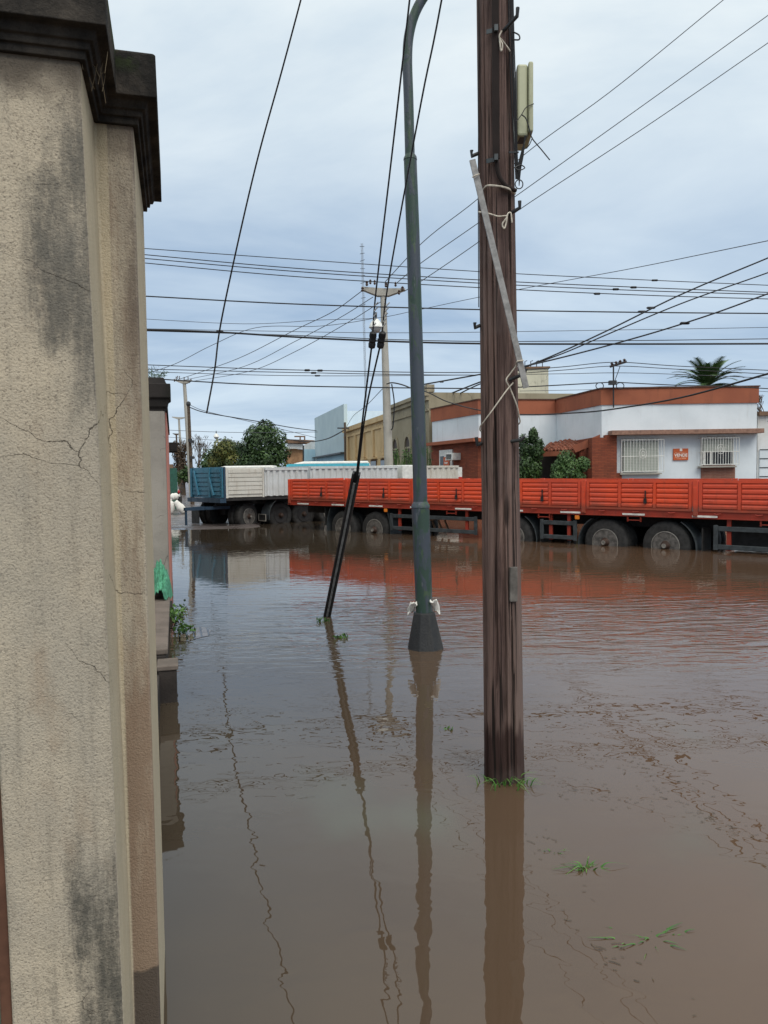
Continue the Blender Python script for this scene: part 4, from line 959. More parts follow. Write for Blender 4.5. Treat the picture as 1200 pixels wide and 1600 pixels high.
for x in (2.30, 3.55, 8.12, 10.50, 11.86):
    wheel(ot, x, .10, wz+.004*x, -1); wheel(ot, x, Wd-.10, wz+.004*x, 1)
    b = MB(); b.tube([(x, .3, wz), (x, Wd-.3, wz)], .08, 8); box(b, x-.25, x+.25, .7, .9, wz-.05, wz+.35); b.build('axle', M['chassis'], ot, local=True)
for (x, a0, a1) in ((2.9, R(150), R(205)), (2.9, R(-25), R(30)), (8.12, R(-15), R(60)), (10.5, R(120), R(195)), (11.86, R(-15), R(60)), (8.12, R(120), R(195))):
    rr = .64 if x != 2.9 else 1.25
    fender(ot, x, .08, .55, wz, rr, a0, a1, M['guard'])
def flap(x, z0, z1): 
    b = MB(); box(b, x-.012, x+.012, .1, .6, z0, z1); b.build('mud_flap', M['rubber'], ot, local=True)
flap(8.86, -.80, -.22); flap(12.62, -.85, -.2); flap(7.45, -.80, -.1); flap(1.55, -.6, -.05)
def guard(x0, x1, z0, z1, posts):
    b = MB()
    for z in (z0, z1-.10): box(b, x0, x1, .03, .06, z, z+.10)
    box(b, x0-.09, x0, .025, .065, z0-.02, z1+.02); box(b, x1, x1+.09, .025, .065, z0-.02, z1+.02)
    g = b.build('side_guard', M['guard'], ot, local=True, bevel=.01)
    b = MB()
    for p in posts: box(b, p-.04, p+.04, .07, .12, z0-.02, .03)
    b.build('bracket', M['orange_red'], g, local=True)
guard(4.28, 7.0, -.60, -.17, (4.5, 6.75)); guard(8.98, 9.75, -.60, -.17, (9.15, 9.62)); guard(12.95, 16.6, -.62, -.15, (13.15, 15, 16.4))
b = MB(); Mx = Matrix.Rotation(math.pi/2, 3, 'X'); b.lathe([(.3, 0), (.42, .02), (.5, .08), (.5, .2), (.42, .26), (.3, .28)], 28, (14.2, .9, -.5), Matrix.Identity(3)); b.build('spare_tyre', M['rubber'], ot, local=True, smooth=40)
b = MB(); box(b, 13.0, 16.6, .5, 1.1, -.62, -.02); b.build('tool_box', M['chassis'], ot, local=True, bevel=.02)
b = MB()
for x in (4.05, 9.86): box(b, x-.05, x+.05, -.01, .05, -.12, -.03)
b.build('marker_lamp', M['amber'], ot, local=True, bevel=.01)
b = MB()
for x in (6.3, 9.0, 11.2, 13.9): box(b, x-.16, x-.13, .02, .05, -.12, -.02); box(b, x+.13, x+.16, .02, .05, -.12, -.02); box(b, x-.16, x+.16, .02, .05, -.10, -.08)
b.build('step_iron', M['orange_red'], ot, local=True)
b = MB()
for k in range(5): b.bar((5.0+k*.22, .5, -.62), (4.85+k*.22, .5, -.32), .05, .03)
b.bar((4.75, .45, -.45), (5.5, .45, -.28), .05, .04); b.build('ladder', M['brown_wall'], ot, local=True)

# white trailers behind
def body(root, x0, x1, z0, z1, mat, ribs, wd=2.5, plank=None, endmat=None, nm='side_board'):
    for yo, s_ in ((0, 1), (wd, -1)):
        b = MB(); box(b, x0, x1, yo, yo+s_*.03, z0, z1)
        if plank:
            n = plank
            for i in range(n):
                a_ = z0+.10+i*(z1-z0-.12)/n; box(b, x0+.09, x1-.07, yo-s_*.03, yo-s_*.001, a_, a_+(z1-z0-.12)/n-.022)
            box(b, x0, x0+.08, yo-s_*.035, yo-s_*.001, z0-.02, z1); box(b, x1-.06, x1, yo-s_*.035, yo-s_*.001, z0-.02, z1)
        else:
            n = ribs
            for i in range(n):
                a_ = x0+.05+i*(x1-x0-.1)/n; L = (x1-x0-.1)/n
                b.add([(a_, yo, z0+.02), (a_+L*.15, yo-s_*.05, z0+.02), (a_+L*.55, yo-s_*.05, z0+.02), (a_+L*.7, yo, z0+.02), (a_, yo, z1-.09), (a_+L*.15, yo-s_*.05, z1-.09), (a_+L*.55, yo-s_*.05, z1-.09), (a_+L*.7, yo, z1-.09)],
                      [(0, 1, 5, 4), (1, 2, 6, 5), (2, 3, 7, 6), (0, 3, 2, 1), (4, 5, 6, 7)])
            box(b, x0, x1, yo-s_*.06, yo-s_*.001, z1-.085, z1)
        b.build(nm, mat, root, local=True)
    b = MB(); box(b, x0+.02, x1-.02, .05, wd-.05, z0-.02, z0+.01); b.build('deck', M['chassis'], root, local=True)
aw = math.atan2(.62, .788)
wt_ = thing('grain_trailer', 'white plank sided trailer with blue front board and turned drawbar', 'trailer', (-5.19, 25.0, 0), aw)
body(wt_, .05, 1.46, .97, 1.93, M['white_paint'], 0, plank=6)
body(wt_, 1.50, 3.20, .97, 1.93, M['white_paint_cool'], 7)
b = MB(); box(b, 0.0, .045, 0, 2.5, .95, 1.97)
for k in range(6): box(b, -.03, -.001, .25, 2.35, 1.04+k*.15, 1.04+k*.15+.11)
for yy in (.0, .95, 2.38): box(b, -.06, -.031, yy, yy+.12, .97, 1.95)
b.bar((-.05, 2.2, 1.85), (-.05, 1.85, 1.02), .05, .1); b.bar((-.05, 1.0, 1.6), (-.05, .7, 1.02), .05, .1)
b.build('front_board', M['blue'], wt_, local=True)
b = MB(); box(b, -.16, .0, -.02, 2.52, .80, .94); box(b, -.02, .048, -.03, .10, .8, 1.97); box(b, -.02, .048, 2.42, 2.53, .8, 1.97); b.build('bumper_beam', M['navy'], wt_, local=True)
b = MB(); box(b, 0.05, 3.2, .7, .85, .70, .94); box(b, 0.05, 3.2, 1.65, 1.8, .70, .94); box(b, .05, 3.2, -.01, .05, .86, .945)
b.build('chassis', M['chassis'], wt_, local=True)
dr = R(20)
def RP(x, y): return (.75+x*math.cos(dr)-y*math.sin(dr), 1.25+x*math.sin(dr)+y*math.cos(dr))
gzz = .0
for (yy, sd_) in ((-.95, -1), (.95, 1)):
    p = RP(0, yy); wheel(wt_, p[0], p[1]+.0, .30 if yy < 0 else .40, sd_ , r=.48, w=.26, steer=dr)
b = MB(); p, q = RP(0, -.8), RP(0, .8); b.tube([(p[0], p[1], .34), (q[0], q[1], .40)], .07, 8); b.lathe([(.5, 0), (.5, .06)], 20, (.75, 1.25, .64)); box(b, .5, 1.0, 1.0, 1.5, .35, .63); b.build('axle', M['chassis'], wt_, local=True)
b = MB()
for sgn in (-1, 1): p, q = RP(-.4, .45*sgn), RP(-2.0, .0); b.bar((p[0], p[1], .62), (q[0], q[1], .62), .08, .10)
p, q = RP(-1.3, -.25), RP(-1.3, .25); b.bar((p[0], p[1], .62), (q[0], q[1], .62), .08, .08); q = RP(-1.95, 0); b.tube([(q[0], q[1], .6), (q[0], q[1], .1)], .04, 6)
b.build('drawbar', M['navy'], wt_, local=True)
b = MB(); p = RP(-.56, .95); box(b, -.1, -.08, 1.75, 2.35, .05, .62); b.build('mud_flap', M['rubber'], wt_, local=True)
for x in (2.35, 3.3):
    for (yy, sd_) in ((.42, -1), (2.2, 1)): wheel(wt_, x, yy, .28, sd_, r=.48, w=.26, edge=False, hubmat=M['chassis'])
fender(wt_, 2.35, .05, .6, .28, .66, R(60), R(190), M['guard'])
b = MB(); box(b, 1.55, 1.58, .05, .55, .12, .36); b.build('mud_flap', M['rubber'], wt_, local=True)
b = MB(); box(b, 1.535, 1.548, .05, .55, .12, .14); box(b, 1.535, 1.548, .05, .55, .34, .36); box(b, 1.535, 1.548, .05, .07, .142, .338); box(b, 1.535, 1.548, .53, .55, .142, .338); b.build('trim', M['concrete'], wt_, local=True)
B2 = Vector((-5.19, 25.0, 0))+Vector((.788, .62, 0))*3.32
w2 = thing('grain_trailer', 'long white corrugated trailer body behind the orange trailer', 'trailer', B2, aw)
body(w2, 0, 3.95, .97, 1.97, M['white_paint_cool'], 15)
b = MB(); box(b, 0, .04, .05, 2.45, .97, 1.98); box(b, 3.9, 3.95, .05, 2.45, .97, 1.98); b.build('end_board', M['white_paint_cool'], w2, local=True)
b = MB(); box(b, 0, 3.95, .7, .85, .68, .94); box(b, 0, 3.95, 1.65, 1.8, .68, .94); b.build('chassis', M['chassis'], w2, local=True)
for x in (.9, 3.0):
    for (yy, sd_) in ((.12, -1), (2.38, 1)): wheel(w2, x, yy, .28, sd_, r=.48, w=.26)
B3 = B2+Vector((.788, .62, 0))*4.2
w3_ = thing('cargo_truck_bed', 'short beige corrugated truck bed at the right end of white trailers', 'trailer', B3, aw)
body(w3_, .75, 2.95, .97, 1.97, M['white_paint'], 7)
b = MB(); box(b, 0, .7, .0, 2.4, .97, 2.0); b.build('front_box', M['white_metal'], w3_, local=True, bevel=.04)
b = MB(); box(b, 2.96, 3.2, .02, .12, 1.2, 1.9); b.build('tail_post', M['white_metal'], w3_, local=True); b = MB(); box(b, 2.99, 3.17, -.01, .018, 1.25, 1.5); b.build('tail_lamp', M['red_plastic'], w3_, local=True)
b = MB(); box(b, 0, 2.95, .7, .85, .68, .94); box(b, 0, 2.95, 1.65, 1.8, .68, .94); b.build('chassis', M['chassis'], w3_, local=True)
for x in (1.6,):
    for (yy, sd_) in ((.12, -1), (2.38, 1)): wheel(w3_, x, yy, .28, sd_, r=.48, w=.26)

# van whose roof shows above the white trailer, and a car
def vehicle(name, label, cat, loc, rz, L, H, Wd, bodymat, stripe=None, boxy=.2):
    t = thing(name, label, cat, loc, rz)
    side = [(0, .35), (0, H*.55), (.12*L*boxy*4, H*.62), (.2*L, H*.97), (.28*L, H), (L-.15, H), (L-.03, H-.18), (L, H*.6), (L, .35)]
    b = MB(); 
    rings = []
    for y, e_ in ((0, .06), (.08, 0), (Wd-.08, 0), (Wd, .06)):
        rings.append([(p[0]*(1-2*e_/L)+e_, y, p[1] if p[1] < H*.5 else p[1]-e_) for p in side])
    b.loft(rings); b.build('body', bodymat, t, local=True, bevel=.03)
    for yy in (-.006, Wd-.002):
        b = MB(); 
        for k in range(3): x0 = L*(.30+.22*k); box(b, x0, x0+L*.19, yy, yy+.008, H*.62, H*.86)
        b.build('window', M['dark_glass'], t, local=True)
        if stripe: b = MB(); box(b, L*.12, L*.98, yy, yy+.008, H*.88, H*.95); b.build('stripe', stripe, t, local=True)
    for x in (L*.18, L*.8):
        for (yy, sd_) in ((.02, -1), (Wd-.02, 1)): wheel(t, x, yy, .33, sd_, r=.33, w=.2, dual=False)
    return t
vehicle('minibus', 'white minibus with cyan stripe under its roof behind white trailer', 'minibus', at(434, 800, 37).xy.to_3d()+Vector((0, 0, .02)), R(10), 4.6, 2.30, 1.9, M['white_metal'], M['cyan'])
vehicle('parked_car', 'small white car mostly hidden behind the blue front board', 'car', at(322, 790, 44).xy.to_3d()+Vector((0, 0, .04)), R(0), 4.0, 2.2, 1.7, M['white_metal'])

# white sacks and motorcycle on the left
def sack(label, c, L, r, d, seed):
    rg = random.Random(seed); b = MB(); d = Vector(d).normalized(); pts = []; rs = []
    for i in range(11):
        u = i/10; pts.append(Vector(c)+d*L*(u-.5)); rs.append(r*(math.sin(math.pi*min(1, max(.06, u)))**.45)*(1+rg.uniform(-.08, .08)) if u < .9 else r*.25*(1+rg.random()*.5))
    b.tube(pts, rs, 14)
    b.v = [p+Vector((rg.uniform(-1, 1), rg.uniform(-1, 1), rg.uniform(-1, 1)))*r*.07 for p in b.v]
    tag(b.build('sack', M['cloth_white'], smooth=80), label, 'sack', 'white sacks by the left wall')
g0 = wat(268, 803, .04)
sack('upright white sack closest to the left wall', g0+Vector((-.02, 0, .32)), .66, .17, (0, 0, 1), 1)
sack('white sack leaning sideways to the right on the wet road', g0+Vector((.42, 0, .26)), .75, .17, (.62, .1, -.8), 2)
sack('small white sack lying on top behind the other two sacks', g0+Vector((.05, .35, .75)), .5, .16, (1, 0, .2), 3)
mc = thing('motorcycle', 'small dark motorcycle parked nose on beyond the white sacks', 'motorcycle', wat(276, 791, .04), R(95))
for x in (0, 1.2):
    b = MB(); Mx = Matrix.Rotation(math.pi/2, 3, 'X'); b.lathe([(.22, .04), (.27, .05), (.30, .02), (.30, -.02), (.27, -.05), (.22, -.04)], 24, (x, 0, .3), Mx); wo = b.build('wheel', M['rubber'], mc, local=True, smooth=40)
    b = MB(); b.lathe([(.22, .02), (.05, .03), (.05, -.03), (.22, -.02)], 16, (x, 0, .3), Mx); b.build('rim', M['steel'], wo, local=True)
b = MB(); b.tube(curve([(0, 0, .3), (.12, 0, .62), (.28, 0, .98)], 4), .035, 6); b.tube([(.22, 0, .75), (.6, 0, .55), (1.2, 0, .32)], .04, 6); b.box((.6, 0, .42), (.34, .2, .26)); b.build('frame', M['dark_steel'], mc, local=True)
b = MB(); b.lathe([(.0, -.2), (.1, -.16), (.13, 0), (.1, .16), (0, .2)], 12, (.48, 0, .78), Matrix.Rotation(math.pi/2, 3, 'Y')); b.build('fuel_tank', M['red_plastic'], mc, local=True, smooth=60)
b = MB(); b.box((.98, 0, .78), (.6, .22, .09)); b.build('seat', M['rubber'], mc, local=True, bevel=.03)
b = MB(); b.tube([(.35, -.36, 1.03), (.28, -.15, 1.0), (.28, .15, 1.0), (.35, .36, 1.03)], .016, 6)
for s in (-1, 1): b.tube([(.3, .22*s, 1.0), (.3, .28*s, 1.2)], .008, 5); b.lathe([(0, -.01), (.055, 0), (0, .02)], 10, (.3, .29*s, 1.23), Matrix.Rotation(math.pi/2, 3, 'Y'))
b.build('handlebar', M['dark_steel'], mc, local=True)
b = MB(); b.lathe([(.09, 0), (.08, .07), (.03, .11)], 14, (.14, 0, .9), Matrix.Rotation(math.pi/2, 3, 'Y')); b.build('headlight', M['white_metal'], mc, local=True)

# ------------------------------------------------------------ wooden utility pole
BP = wat(788, 1214); yp = BP.y
def pp_(px, py, dy=0): return at(px, py, yp+dy)
up_ = thing('utility_pole', 'thick weathered brown wooden pole with climbing irons in the foreground', 'utility pole', BP)
# ragged cylinder with checks
b = MB(); vs_ = []; fs_ = []; n = 72; rows_ = 60; rg = random.Random(8)
prof_ = [rg.uniform(-1, 1) for _ in range(n)]
prof_ = [(prof_[i]*.55+prof_[(i+1) % n]*.3+prof_[i-1]*.3) for i in range(n)]
topc = at(771.5, 0, yp); ax = (topc-BP); ax = ax/ax.z
zs_ = [-.45+i*(9.0+.45)/rows_ for i in range(rows_+1)]
for i, z in enumerate(zs_):
    c = BP+ax*z; r = .1085-.0042*z
    for k in range(n):
        t = 2*math.pi*k/n
        tw = int(k+z*.6) % n
        crack = 0
        for ck, wd_, z0, z1 in ((54, .9, -.5, 1.6), (58, .7, -.5, .9), (49, .6, .5, 3.2), (62, .7, 1.5, 5), (45, .5, 2.0, 4.2), (40, .8, -.5, 9)):
            if z0 < z < z1 and abs(k-ck-.5*math.sin(z*1.7+ck)) < wd_: crack = .014
        rr = r*(1+.005*prof_[k]*(1+.6*math.sin(z*1.3+k))+.010*math.sin(3*t+z*.5)) - crack
        if z < .12: rr += .002
        vs_.append(c+Vector((math.cos(t), math.sin(t), 0))*rr)
for i in range(rows_):
    for k in range(n):
        a = i*n+k; q = i*n+(k+1) % n; fs_.append((a, q, q+n, a+n))
fs_.append(tuple(rows_*n+k for k in range(n)))
b.add(vs_, fs_); b.build('shaft', M['pole_wood'], up_, smooth=50)
fy = -.105                                                # front of the pole, towards the camera
def iron(p, d, tip): 
    b = MB(); p = Vector(p); b.tube([p, p+Vector(d), p+Vector(d)+Vector(tip)], [.0095, .0095, .0095], 8); b.tube([p+Vector(d)*.97, p+Vector(d)+Vector(tip)], .010, 8)
    return b.build('climbing_iron', M['dark_steel'], up_, smooth=50)
def irpx(p0, p1, p2, dy0, dy1):
    a, c, d = pp_(*p0, dy0), pp_(*p1, dy1), pp_(*p2, dy1); b = MB(); b.tube([a, c, d], .0098, 8); return b.build('climbing_iron', M['dark_steel'], up_, smooth=50)
irpx((787, 48), (808, 25), (809, 12), -.09, -.16); irpx((756, 236), (737, 244), (737, 235), 0, -.03); irpx((796, 334), (812, 325), (812, 314), -.06, -.10)
irpx((756, 506), (742, 512), (742, 504), 0, -.03); irpx((793, 595), (819, 584), (822, 576), -.08, -.13); irpx((757, 692), (746, 695), (744, 683), 0, -.03); irpx((797, 690), (815, 687), (819, 682), -.08, -.12)
b = MB(); b.bar(pp_(773.5, -60, -.115), pp_(775.5, 248, -.115),   .034, .016, (0, 1, 0)); b.tube(curve([pp_(776, 248, -.112), pp_(779, 272, -.112), pp_(790, 290, -.11), pp_(806, 298, -.08)], 5), .011, 8); b.build('conduit', plain('conduit', (.016, .010, .009), .95), up_)
for y in (48, 250):
    b = MB(); b.bar(pp_(760, y+2, -.105), pp_(778, y-2, -.128), .004, .022, (0, 0, 1)); b.box(pp_(775, y-4, -.135), (.018, .02, .03)); b.build('clamp', M['guard'], up_)
b = MB()
for (x0, x1_) in ((799, 806), (796, 804), (801, 808), (803, 807.5)): b.tube(curve([pp_(x0-3, -80, -.06), pp_(x0, 60, -.07), pp_(x0+3, 150, -.07), pp_(x1_, 240, -.07), pp_(x1_+2, 280, -.08)], 6), .0035, 5)
for k in range(5): b.tube(curve([pp_(820+k, 205, -.05), pp_(818-k, 240, -.07), pp_(814-k*1.2, 262, -.08), pp_(811, 290-3*k, -.08)], 5), .0025, 5)
b.tube(curve([pp_(811+6*math.cos(t*.6), 288+7*math.sin(t*.6), -.09) for t in range(12)], 3), .003, 5)
b.tube(curve([pp_(802, 50, -.1), pp_(811, 55, -.12), pp_(811, 62, -.12), pp_(800, 62, -.1)], 4), .004, 5)
b.build('cable_bundle', M['cable'], up_, smooth=60)
b = MB(); b.tube([pp_(749, -40, -.04), pp_(748, 100, -.04), pp_(747, 300, -.02), pp_(748, 480, -.02)], .0025, 5); b.build('thin_cable', M['cable'], up_)
b = MB(); b.bar(pp_(795, 238, -.10), pp_(810, 238, -.06), .006, .008); b.tube(curve([pp_(804, 262, -.09), pp_(812, 266, -.11), pp_(820, 262, -.1), pp_(813, 258, -.08), pp_(804, 262, -.09)], 4), .003, 5); b.build('cable_ring', M['dark_steel'], up_)
# patch of wood nailed low on the pole
q0, q1 = pp_(802, 886, -.10), pp_(802, 940, -.10)
MB().bar(q0, q1, .043, .02, (.25, -1, 0)).build('timber_plate', plain('grey_timber', (.12, .11, .10), .9, 0, .35, 14, .004), up_, bevel=.003)
# terminal box beside the pole
tb = thing('terminal_box', 'beige plastic cable terminal box strapped high on the wooden pole', 'terminal box', pp_(820, 222))
c0 = pp_(806, 98, .0); c1 = pp_(806, 225, .0)
def bxx(x0, x1_, y0, y1_, d0, d1, mat, nm, par, bev):
    A_ = pp_(x0, y0, d0); B_ = pp_(x1_, y0, d0); C_ = pp_(x1_, y1_, d0); D_ = pp_(x0, y1_, d0)
    return MB().slab([A_, B_, C_, D_], (0.012, d1-d0, 0)).build(nm, mat, par, bevel=bev)
bxx(808, 825, 99, 212, -.06, .14, M['cream_plastic'], 'housing', tb, .012)
bxx(826, 833.5, 95, 205, -.075, .15, M['cream_plastic'], 'lid', tb, .008)
b = MB(); b.box(pp_(815, 214, 0), (.05, .10, .04)); b.build('gland', M['dark_steel'], tb, bevel=.01)
b = MB(); b.tube(curve([pp_(834, 162, -.08), pp_(822, 168, -.085), pp_(815, 179, -.09), pp_(807, 190, -.1)], 4), .0025, 5); b.tube(curve([pp_(815, 179, -.09), pp_(822, 186, -.09), pp_(828, 205, -.09), pp_(832, 217, -.09), pp_(846, 234, -.1), pp_(859, 250, -.1)], 5), .0032, 5)
b.tube(curve([pp_(832, 215, -.09), pp_(826, 228, -.09), pp_(818, 234, -.08)], 4), .0025, 5); b.build('strap', M['cable'], tb)
# leaning bar tied to the pole
lb = MB(); lb.bar(pp_(738, 250, -.15), pp_(822, 606, -.165), .030, .014, (0, -1, 0)); lb.build('x', M['steel']).name = 'metal_bar'
lbo = bpy.data.objects['metal_bar']; lbo.data.materials.clear(); lbo.data.materials.append(plain('grey_bar', (.26, .255, .25), .6, .1, .25, 30)); tag(lbo, 'flat grey metal bar tied diagonally across the wooden pole', 'bar')
b = MB()
def cord(pts, r=.0035): b.tube(curve([pp_(x, y, d) for x, y, d in pts], 6), r, 6)
cord([(755, 296, -.05), (762, 290, -.12), (780, 291, -.125), (795, 295, -.11), (805, 303, -.05)], .005)
tag(b.build('cord', M['cord'], smooth=60), 'thick white cord wrapped round the pole just under the black conduit', 'cord')
b = MB(); cord([(738, 277, -.165), (743, 274, -.175), (749, 272, -.165)]); tag(b.build('cord', M['cord'], smooth=60), 'short white tie around the top end of the leaning bar', 'cord')
b = MB(); cord([(748, 331, -.03), (761, 333, -.12), (778, 338, -.125), (792, 338, -.13), (785, 350, -.13), (788, 357, -.13), (791, 348, -.13), (793, 335, -.13), (798, 333, -.13), (800, 348, -.13)], .0042)
tag(b.build('cord', M['cord'], smooth=60), 'white cord with knotted bow hanging below the second climbing iron', 'cord')
b = MB(); cord([(784, 48, -.13), (780, 58, -.13), (785, 70, -.13), (783, 80, -.13), (781, 60, -.13), (790, 70, -.11), (797, 80, -.09)], .0042)
tag(b.build('cord', M['cord'], smooth=60), 'white cord loop dangling from the topmost climbing iron', 'cord')
b = MB(); cord([(818, 563, -.18), (808, 565, -.17), (806, 572, -.14), (798, 583, -.13), (791, 594, -.13), (797, 607, -.12), (807, 632, -.10), (811, 650, -.06), (811, 662, -.02), (790, 670, .1), (755, 674, .0), (750, 668, -.05), (755, 660, -.09), (770, 640, -.12), (790, 612, -.13), (802, 598, -.13)], .0038)
tag(b.build('cord', M['cord'], smooth=60), 'white cord crossing in a loop around the pole at the lower end of bar', 'cord')

# ------------------------------------------------------------ street lamp post
LB = wat(665, 1012); yl = LB.y
lp = thing('lamp_post', 'dark green steel lamp post with curved top and tapered concrete foot', 'lamp post', LB)
def lq(px, py, dy=0): return at(px, py, yl+dy)
s_l = 1200/yl
b = MB(); c = LB.copy(); top_ = lq(663, 956)
rings = []
for z, r in ((-.45, .255), (0, .183), (top_.z-.01, .108), (top_.z, .098)):
    cc = c+(top_-c)*(z/top_.z) if z > 0 else c.copy(); rings.append([(cc.x+r*math.cos(math.pi/8+k*math.pi/4), cc.y+r*math.sin(math.pi/8+k*math.pi/4), z) for k in range(8)])
foot_m = paint('foot_paint', (.018, .019, .021), (.028, .029, .030), 5, .6, 0, .35, (.09, .09, .08), .004)
b.loft(rings).build('foot', foot_m, lp, bevel=.008)
def rpx(wpx): return wpx/2/s_l
b = MB(); b.tube([lq(663, 958), lq(661, 900), lq(659, 845), lq(657, 793)], [rpx(26.5), rpx(27), rpx(27.5), rpx(28)], 20); b.tube([lq(657, 793), lq(657, 789), lq(656.8, 784)], [rpx(29.5), rpx(28), rpx(22)], 20); b.build('lower_tube', M['lamp_paint'], lp, smooth=50)
b = MB(); b.tube([lq(656.8, 786), lq(655, 700), lq(652, 600), lq(648.5, 480), lq(645, 360), lq(641, 250)], [rpx(22), rpx(22), rpx(21.5), rpx(21), rpx(20.5), rpx(19.8)], 20); b.tube([lq(641, 250), lq(641, 246), lq(640.5, 241)], [rpx(21), rpx(20), rpx(14.5)], 20); b.build('middle_tube', M['lamp_paint'], lp, smooth=50)
b = MB(); pts = curve([lq(640.5, 245), lq(638.5, 160), lq(636.5, 90), lq(640, 50), lq(651, 15), lq(672, -18), lq(705, -50), lq(750, -75)], 6)
b.tube(pts, [rpx(15)]*len(pts), 16); b.build('upper_arm', M['lamp_paint'], lp, smooth=50)
b = MB(); e = lq(755, -78); b.lathe([(.02, -.3), (.09, -.25), (.12, 0), (.10, .25), (.03, .32)], 14, e, Matrix.Rotation(math.pi/2, 3, 'Y')); b.build('lamp_head', M['steel'], lp, smooth=50)
for s in (-1, 1):
    b = MB()
    vs_ = []; rg = random.Random(31+s); n = 8
    base = lq(663+s*13, 950, -.02)
    for j in range(5):
        for i in range(n):
            t = i/(n-1); px = 662+s*(11+14*t*(1 if j else .7))+rg.uniform(-1.6, 1.6); py = 940+j*(2.2+3.0*t*(1.2 if s > 0 else .8))+2.5*math.sin(t*6+j*1.4)+5*t*t-(4 if s > 0 else 0)+rg.uniform(-1.5, 1.5); vs_.append(lq(px, py, -.04-.05*math.sin(t*3+j*.8)+.03*t))
    fs_ = [(j*n+i, j*n+i+1, (j+1)*n+i+1, (j+1)*n+i) for j in range(4) for i in range(n-1)]; b.add(vs_, fs_)
    bag = b.build('plastic_bag', M['cloth_white'], smooth=80); mo = bag.modifiers.new('thick', 'SOLIDIFY'); mo.thickness = .006
    tag(bag, 'torn white plastic scrap on the %s side of the lamp post foot' % ('left' if s < 0 else 'right'), 'plastic scrap')

# ------------------------------------------------------------ guy wires with leaning guard
A0 = wat(515, 963); T1 = Vector((A0.x+1.62, 4.4, 8.0)); T2 = Vector((A0.x+1.25, 4.4, 8.0))
def gp(px, py):                                          # depth along the guy so that it passes this pixel's height
    d = ray(px, py); k = (d.z/d.y)
    t = (k*A0.y+HC)/(8.0+4.7*k) if True else 0
    Y = A0.y-4.7*t; return at(px, py, Y)
gu = thing('guy_guard', 'leaning black channel guard with grey stripe around the guy wires', 'guy guard', A0)
g0, g1 = A0-Vector((.03, 0, .0)), gp(557, 739)
dv = (g1-g0).normalized(); sx_ = dv.cross(Vector((0, 1, 0))).normalized(); fr_ = dv.cross(sx_).normalized()
if fr_.y > 0: fr_ = -fr_
b = MB(); lowr = g0-dv*.35
for s in (-1, 1): b.bar(lowr+sx_*s*.032, g1+sx_*s*.032, .022, .07, fr_)
b.bar(lowr-fr_*.03, g1-fr_*.03, .08, .012, fr_); b.build('channel', plain('black_guard', (.022, .022, .024), .5, 0, .3), gu, bevel=.005)
b = MB(); b.bar(lowr+fr_*.012, g1-dv*.12+fr_*.012, .026, .02, fr_); b.build('stripe', plain('guard_grey', (.20, .20, .20), .6, 0, .3, 20), gu)
insL, insR = gp(582, 531), gp(596, 531)
for nm, ins, top, lab in (('guy_wire', insR, gp(690, 0), 'right guy wire rising from the black guard to the pole top'), ('guy_wire', insL, gp(640, 0), 'left guy wire rising from the black guard past the lamp post')):
    ext = top+(top-ins).normalized()*1.9
    rt_ = thing(nm, lab, 'guy wire', g1)
    b = MB(); lo = gp(557+ (2 if ins is insR else 0), 742)
    mid = gp(566, 660) if ins is insL else gp(572, 640)
    b.tube(curve([lo, mid, ins], 6), .009, 6); b.tube(curve([ins, gp(607, 440) if ins is insR else gp(587, 460), gp(658, 160) if ins is insR else gp(612, 245), top, ext], 6), .0075, 6); b.build('cable', M['cable'], rt_, smooth=60)
    dd = (top-ins).normalized(); u_ = dd.orthogonal().normalized()
    Mq = Matrix((dd.cross(u_).cross(dd).normalized(), dd.cross(u_), dd)).transposed()
    b = MB(); b.lathe([(.015, -.085), (.032, -.075), (.036, -.04), (.030, -.025), (.037, -.005), (.031, .015), (.036, .035), (.033, .07), (.014, .085)], 12, ins, Mq); b.build('insulator', M['cable'], rt_, smooth=30)
    b = MB()
    for k in range(5): b.tube([ins+dd*(.13+.05*k)-u_*.02, ins+dd*(.16+.05*k)+u_*.02], .006, 5)
    b.build('clamp', M['steel'], rt_)

# ------------------------------------------------------------ concrete and distant poles
def tpole(label, pts, Y, w0, w1, arm, mat='concrete', group=None, ins=True, cat='utility pole'):
    s = 1200/Y; base = at(pts[0][0], 740-.014*(pts[0][0]-600)+HC*s, Y); base.z = 0
    t = thing('concrete_pole', label, cat, base, group=group)
    tp = at(pts[1][0], pts[1][1], Y); b = MB(); b.tube([base-Vector((0, 0, .3)), (base+tp)/2, tp], [w0/2/s, (w0+w1)/4/s, w1/2/s], 14); b.build('shaft', M[mat], t, smooth=50)
    if arm:
        x0, x1_, ya, yb = arm; yc = pts[1][1]; xc = pts[1][0]
        q = [at(x0, ya, Y), at(xc, ya+.04*abs(x1_-x0), Y), at(x1_, ya+(x1_-x0)*.04, Y), at(x1_, ya+(x1_-x0)*.07, Y), at(xc+.13*(x1_-x0), yb, Y), at(xc-.13*(x1_-x0), yb, Y), at(x0, ya+.06*(x1_-x0), Y)]
        b = MB().slab([p-Vector((0, w0*.35/s, 0)) for p in q], (0, w0*.7/s, 0)); b.build('crossarm', M[mat], t)
        if ins:
            k_ = (x1_-x0)/70
            for (fx, oy, r_) in ((.02, 3, 2.6), (.12, -6, 2.6), (.20, -9, 2.2), (.3, -8, 2.2), (.56, -4, 2.6), (.78, -5, 2.2), (.94, 2, 2.6), (.86, 8, 2.2)):
                p = at(x0+(x1_-x0)*fx, ya+oy*k_, Y-.2); MB().lathe([(r_*.4*k_/s, -.1), (r_*k_/s, -.05), (r_*.6*k_/s, 0), (r_*k_/s, .05), (r_*.3*k_/s, .1)], 8, p).build('insulator', M['insulator'], t)
    return t, tp
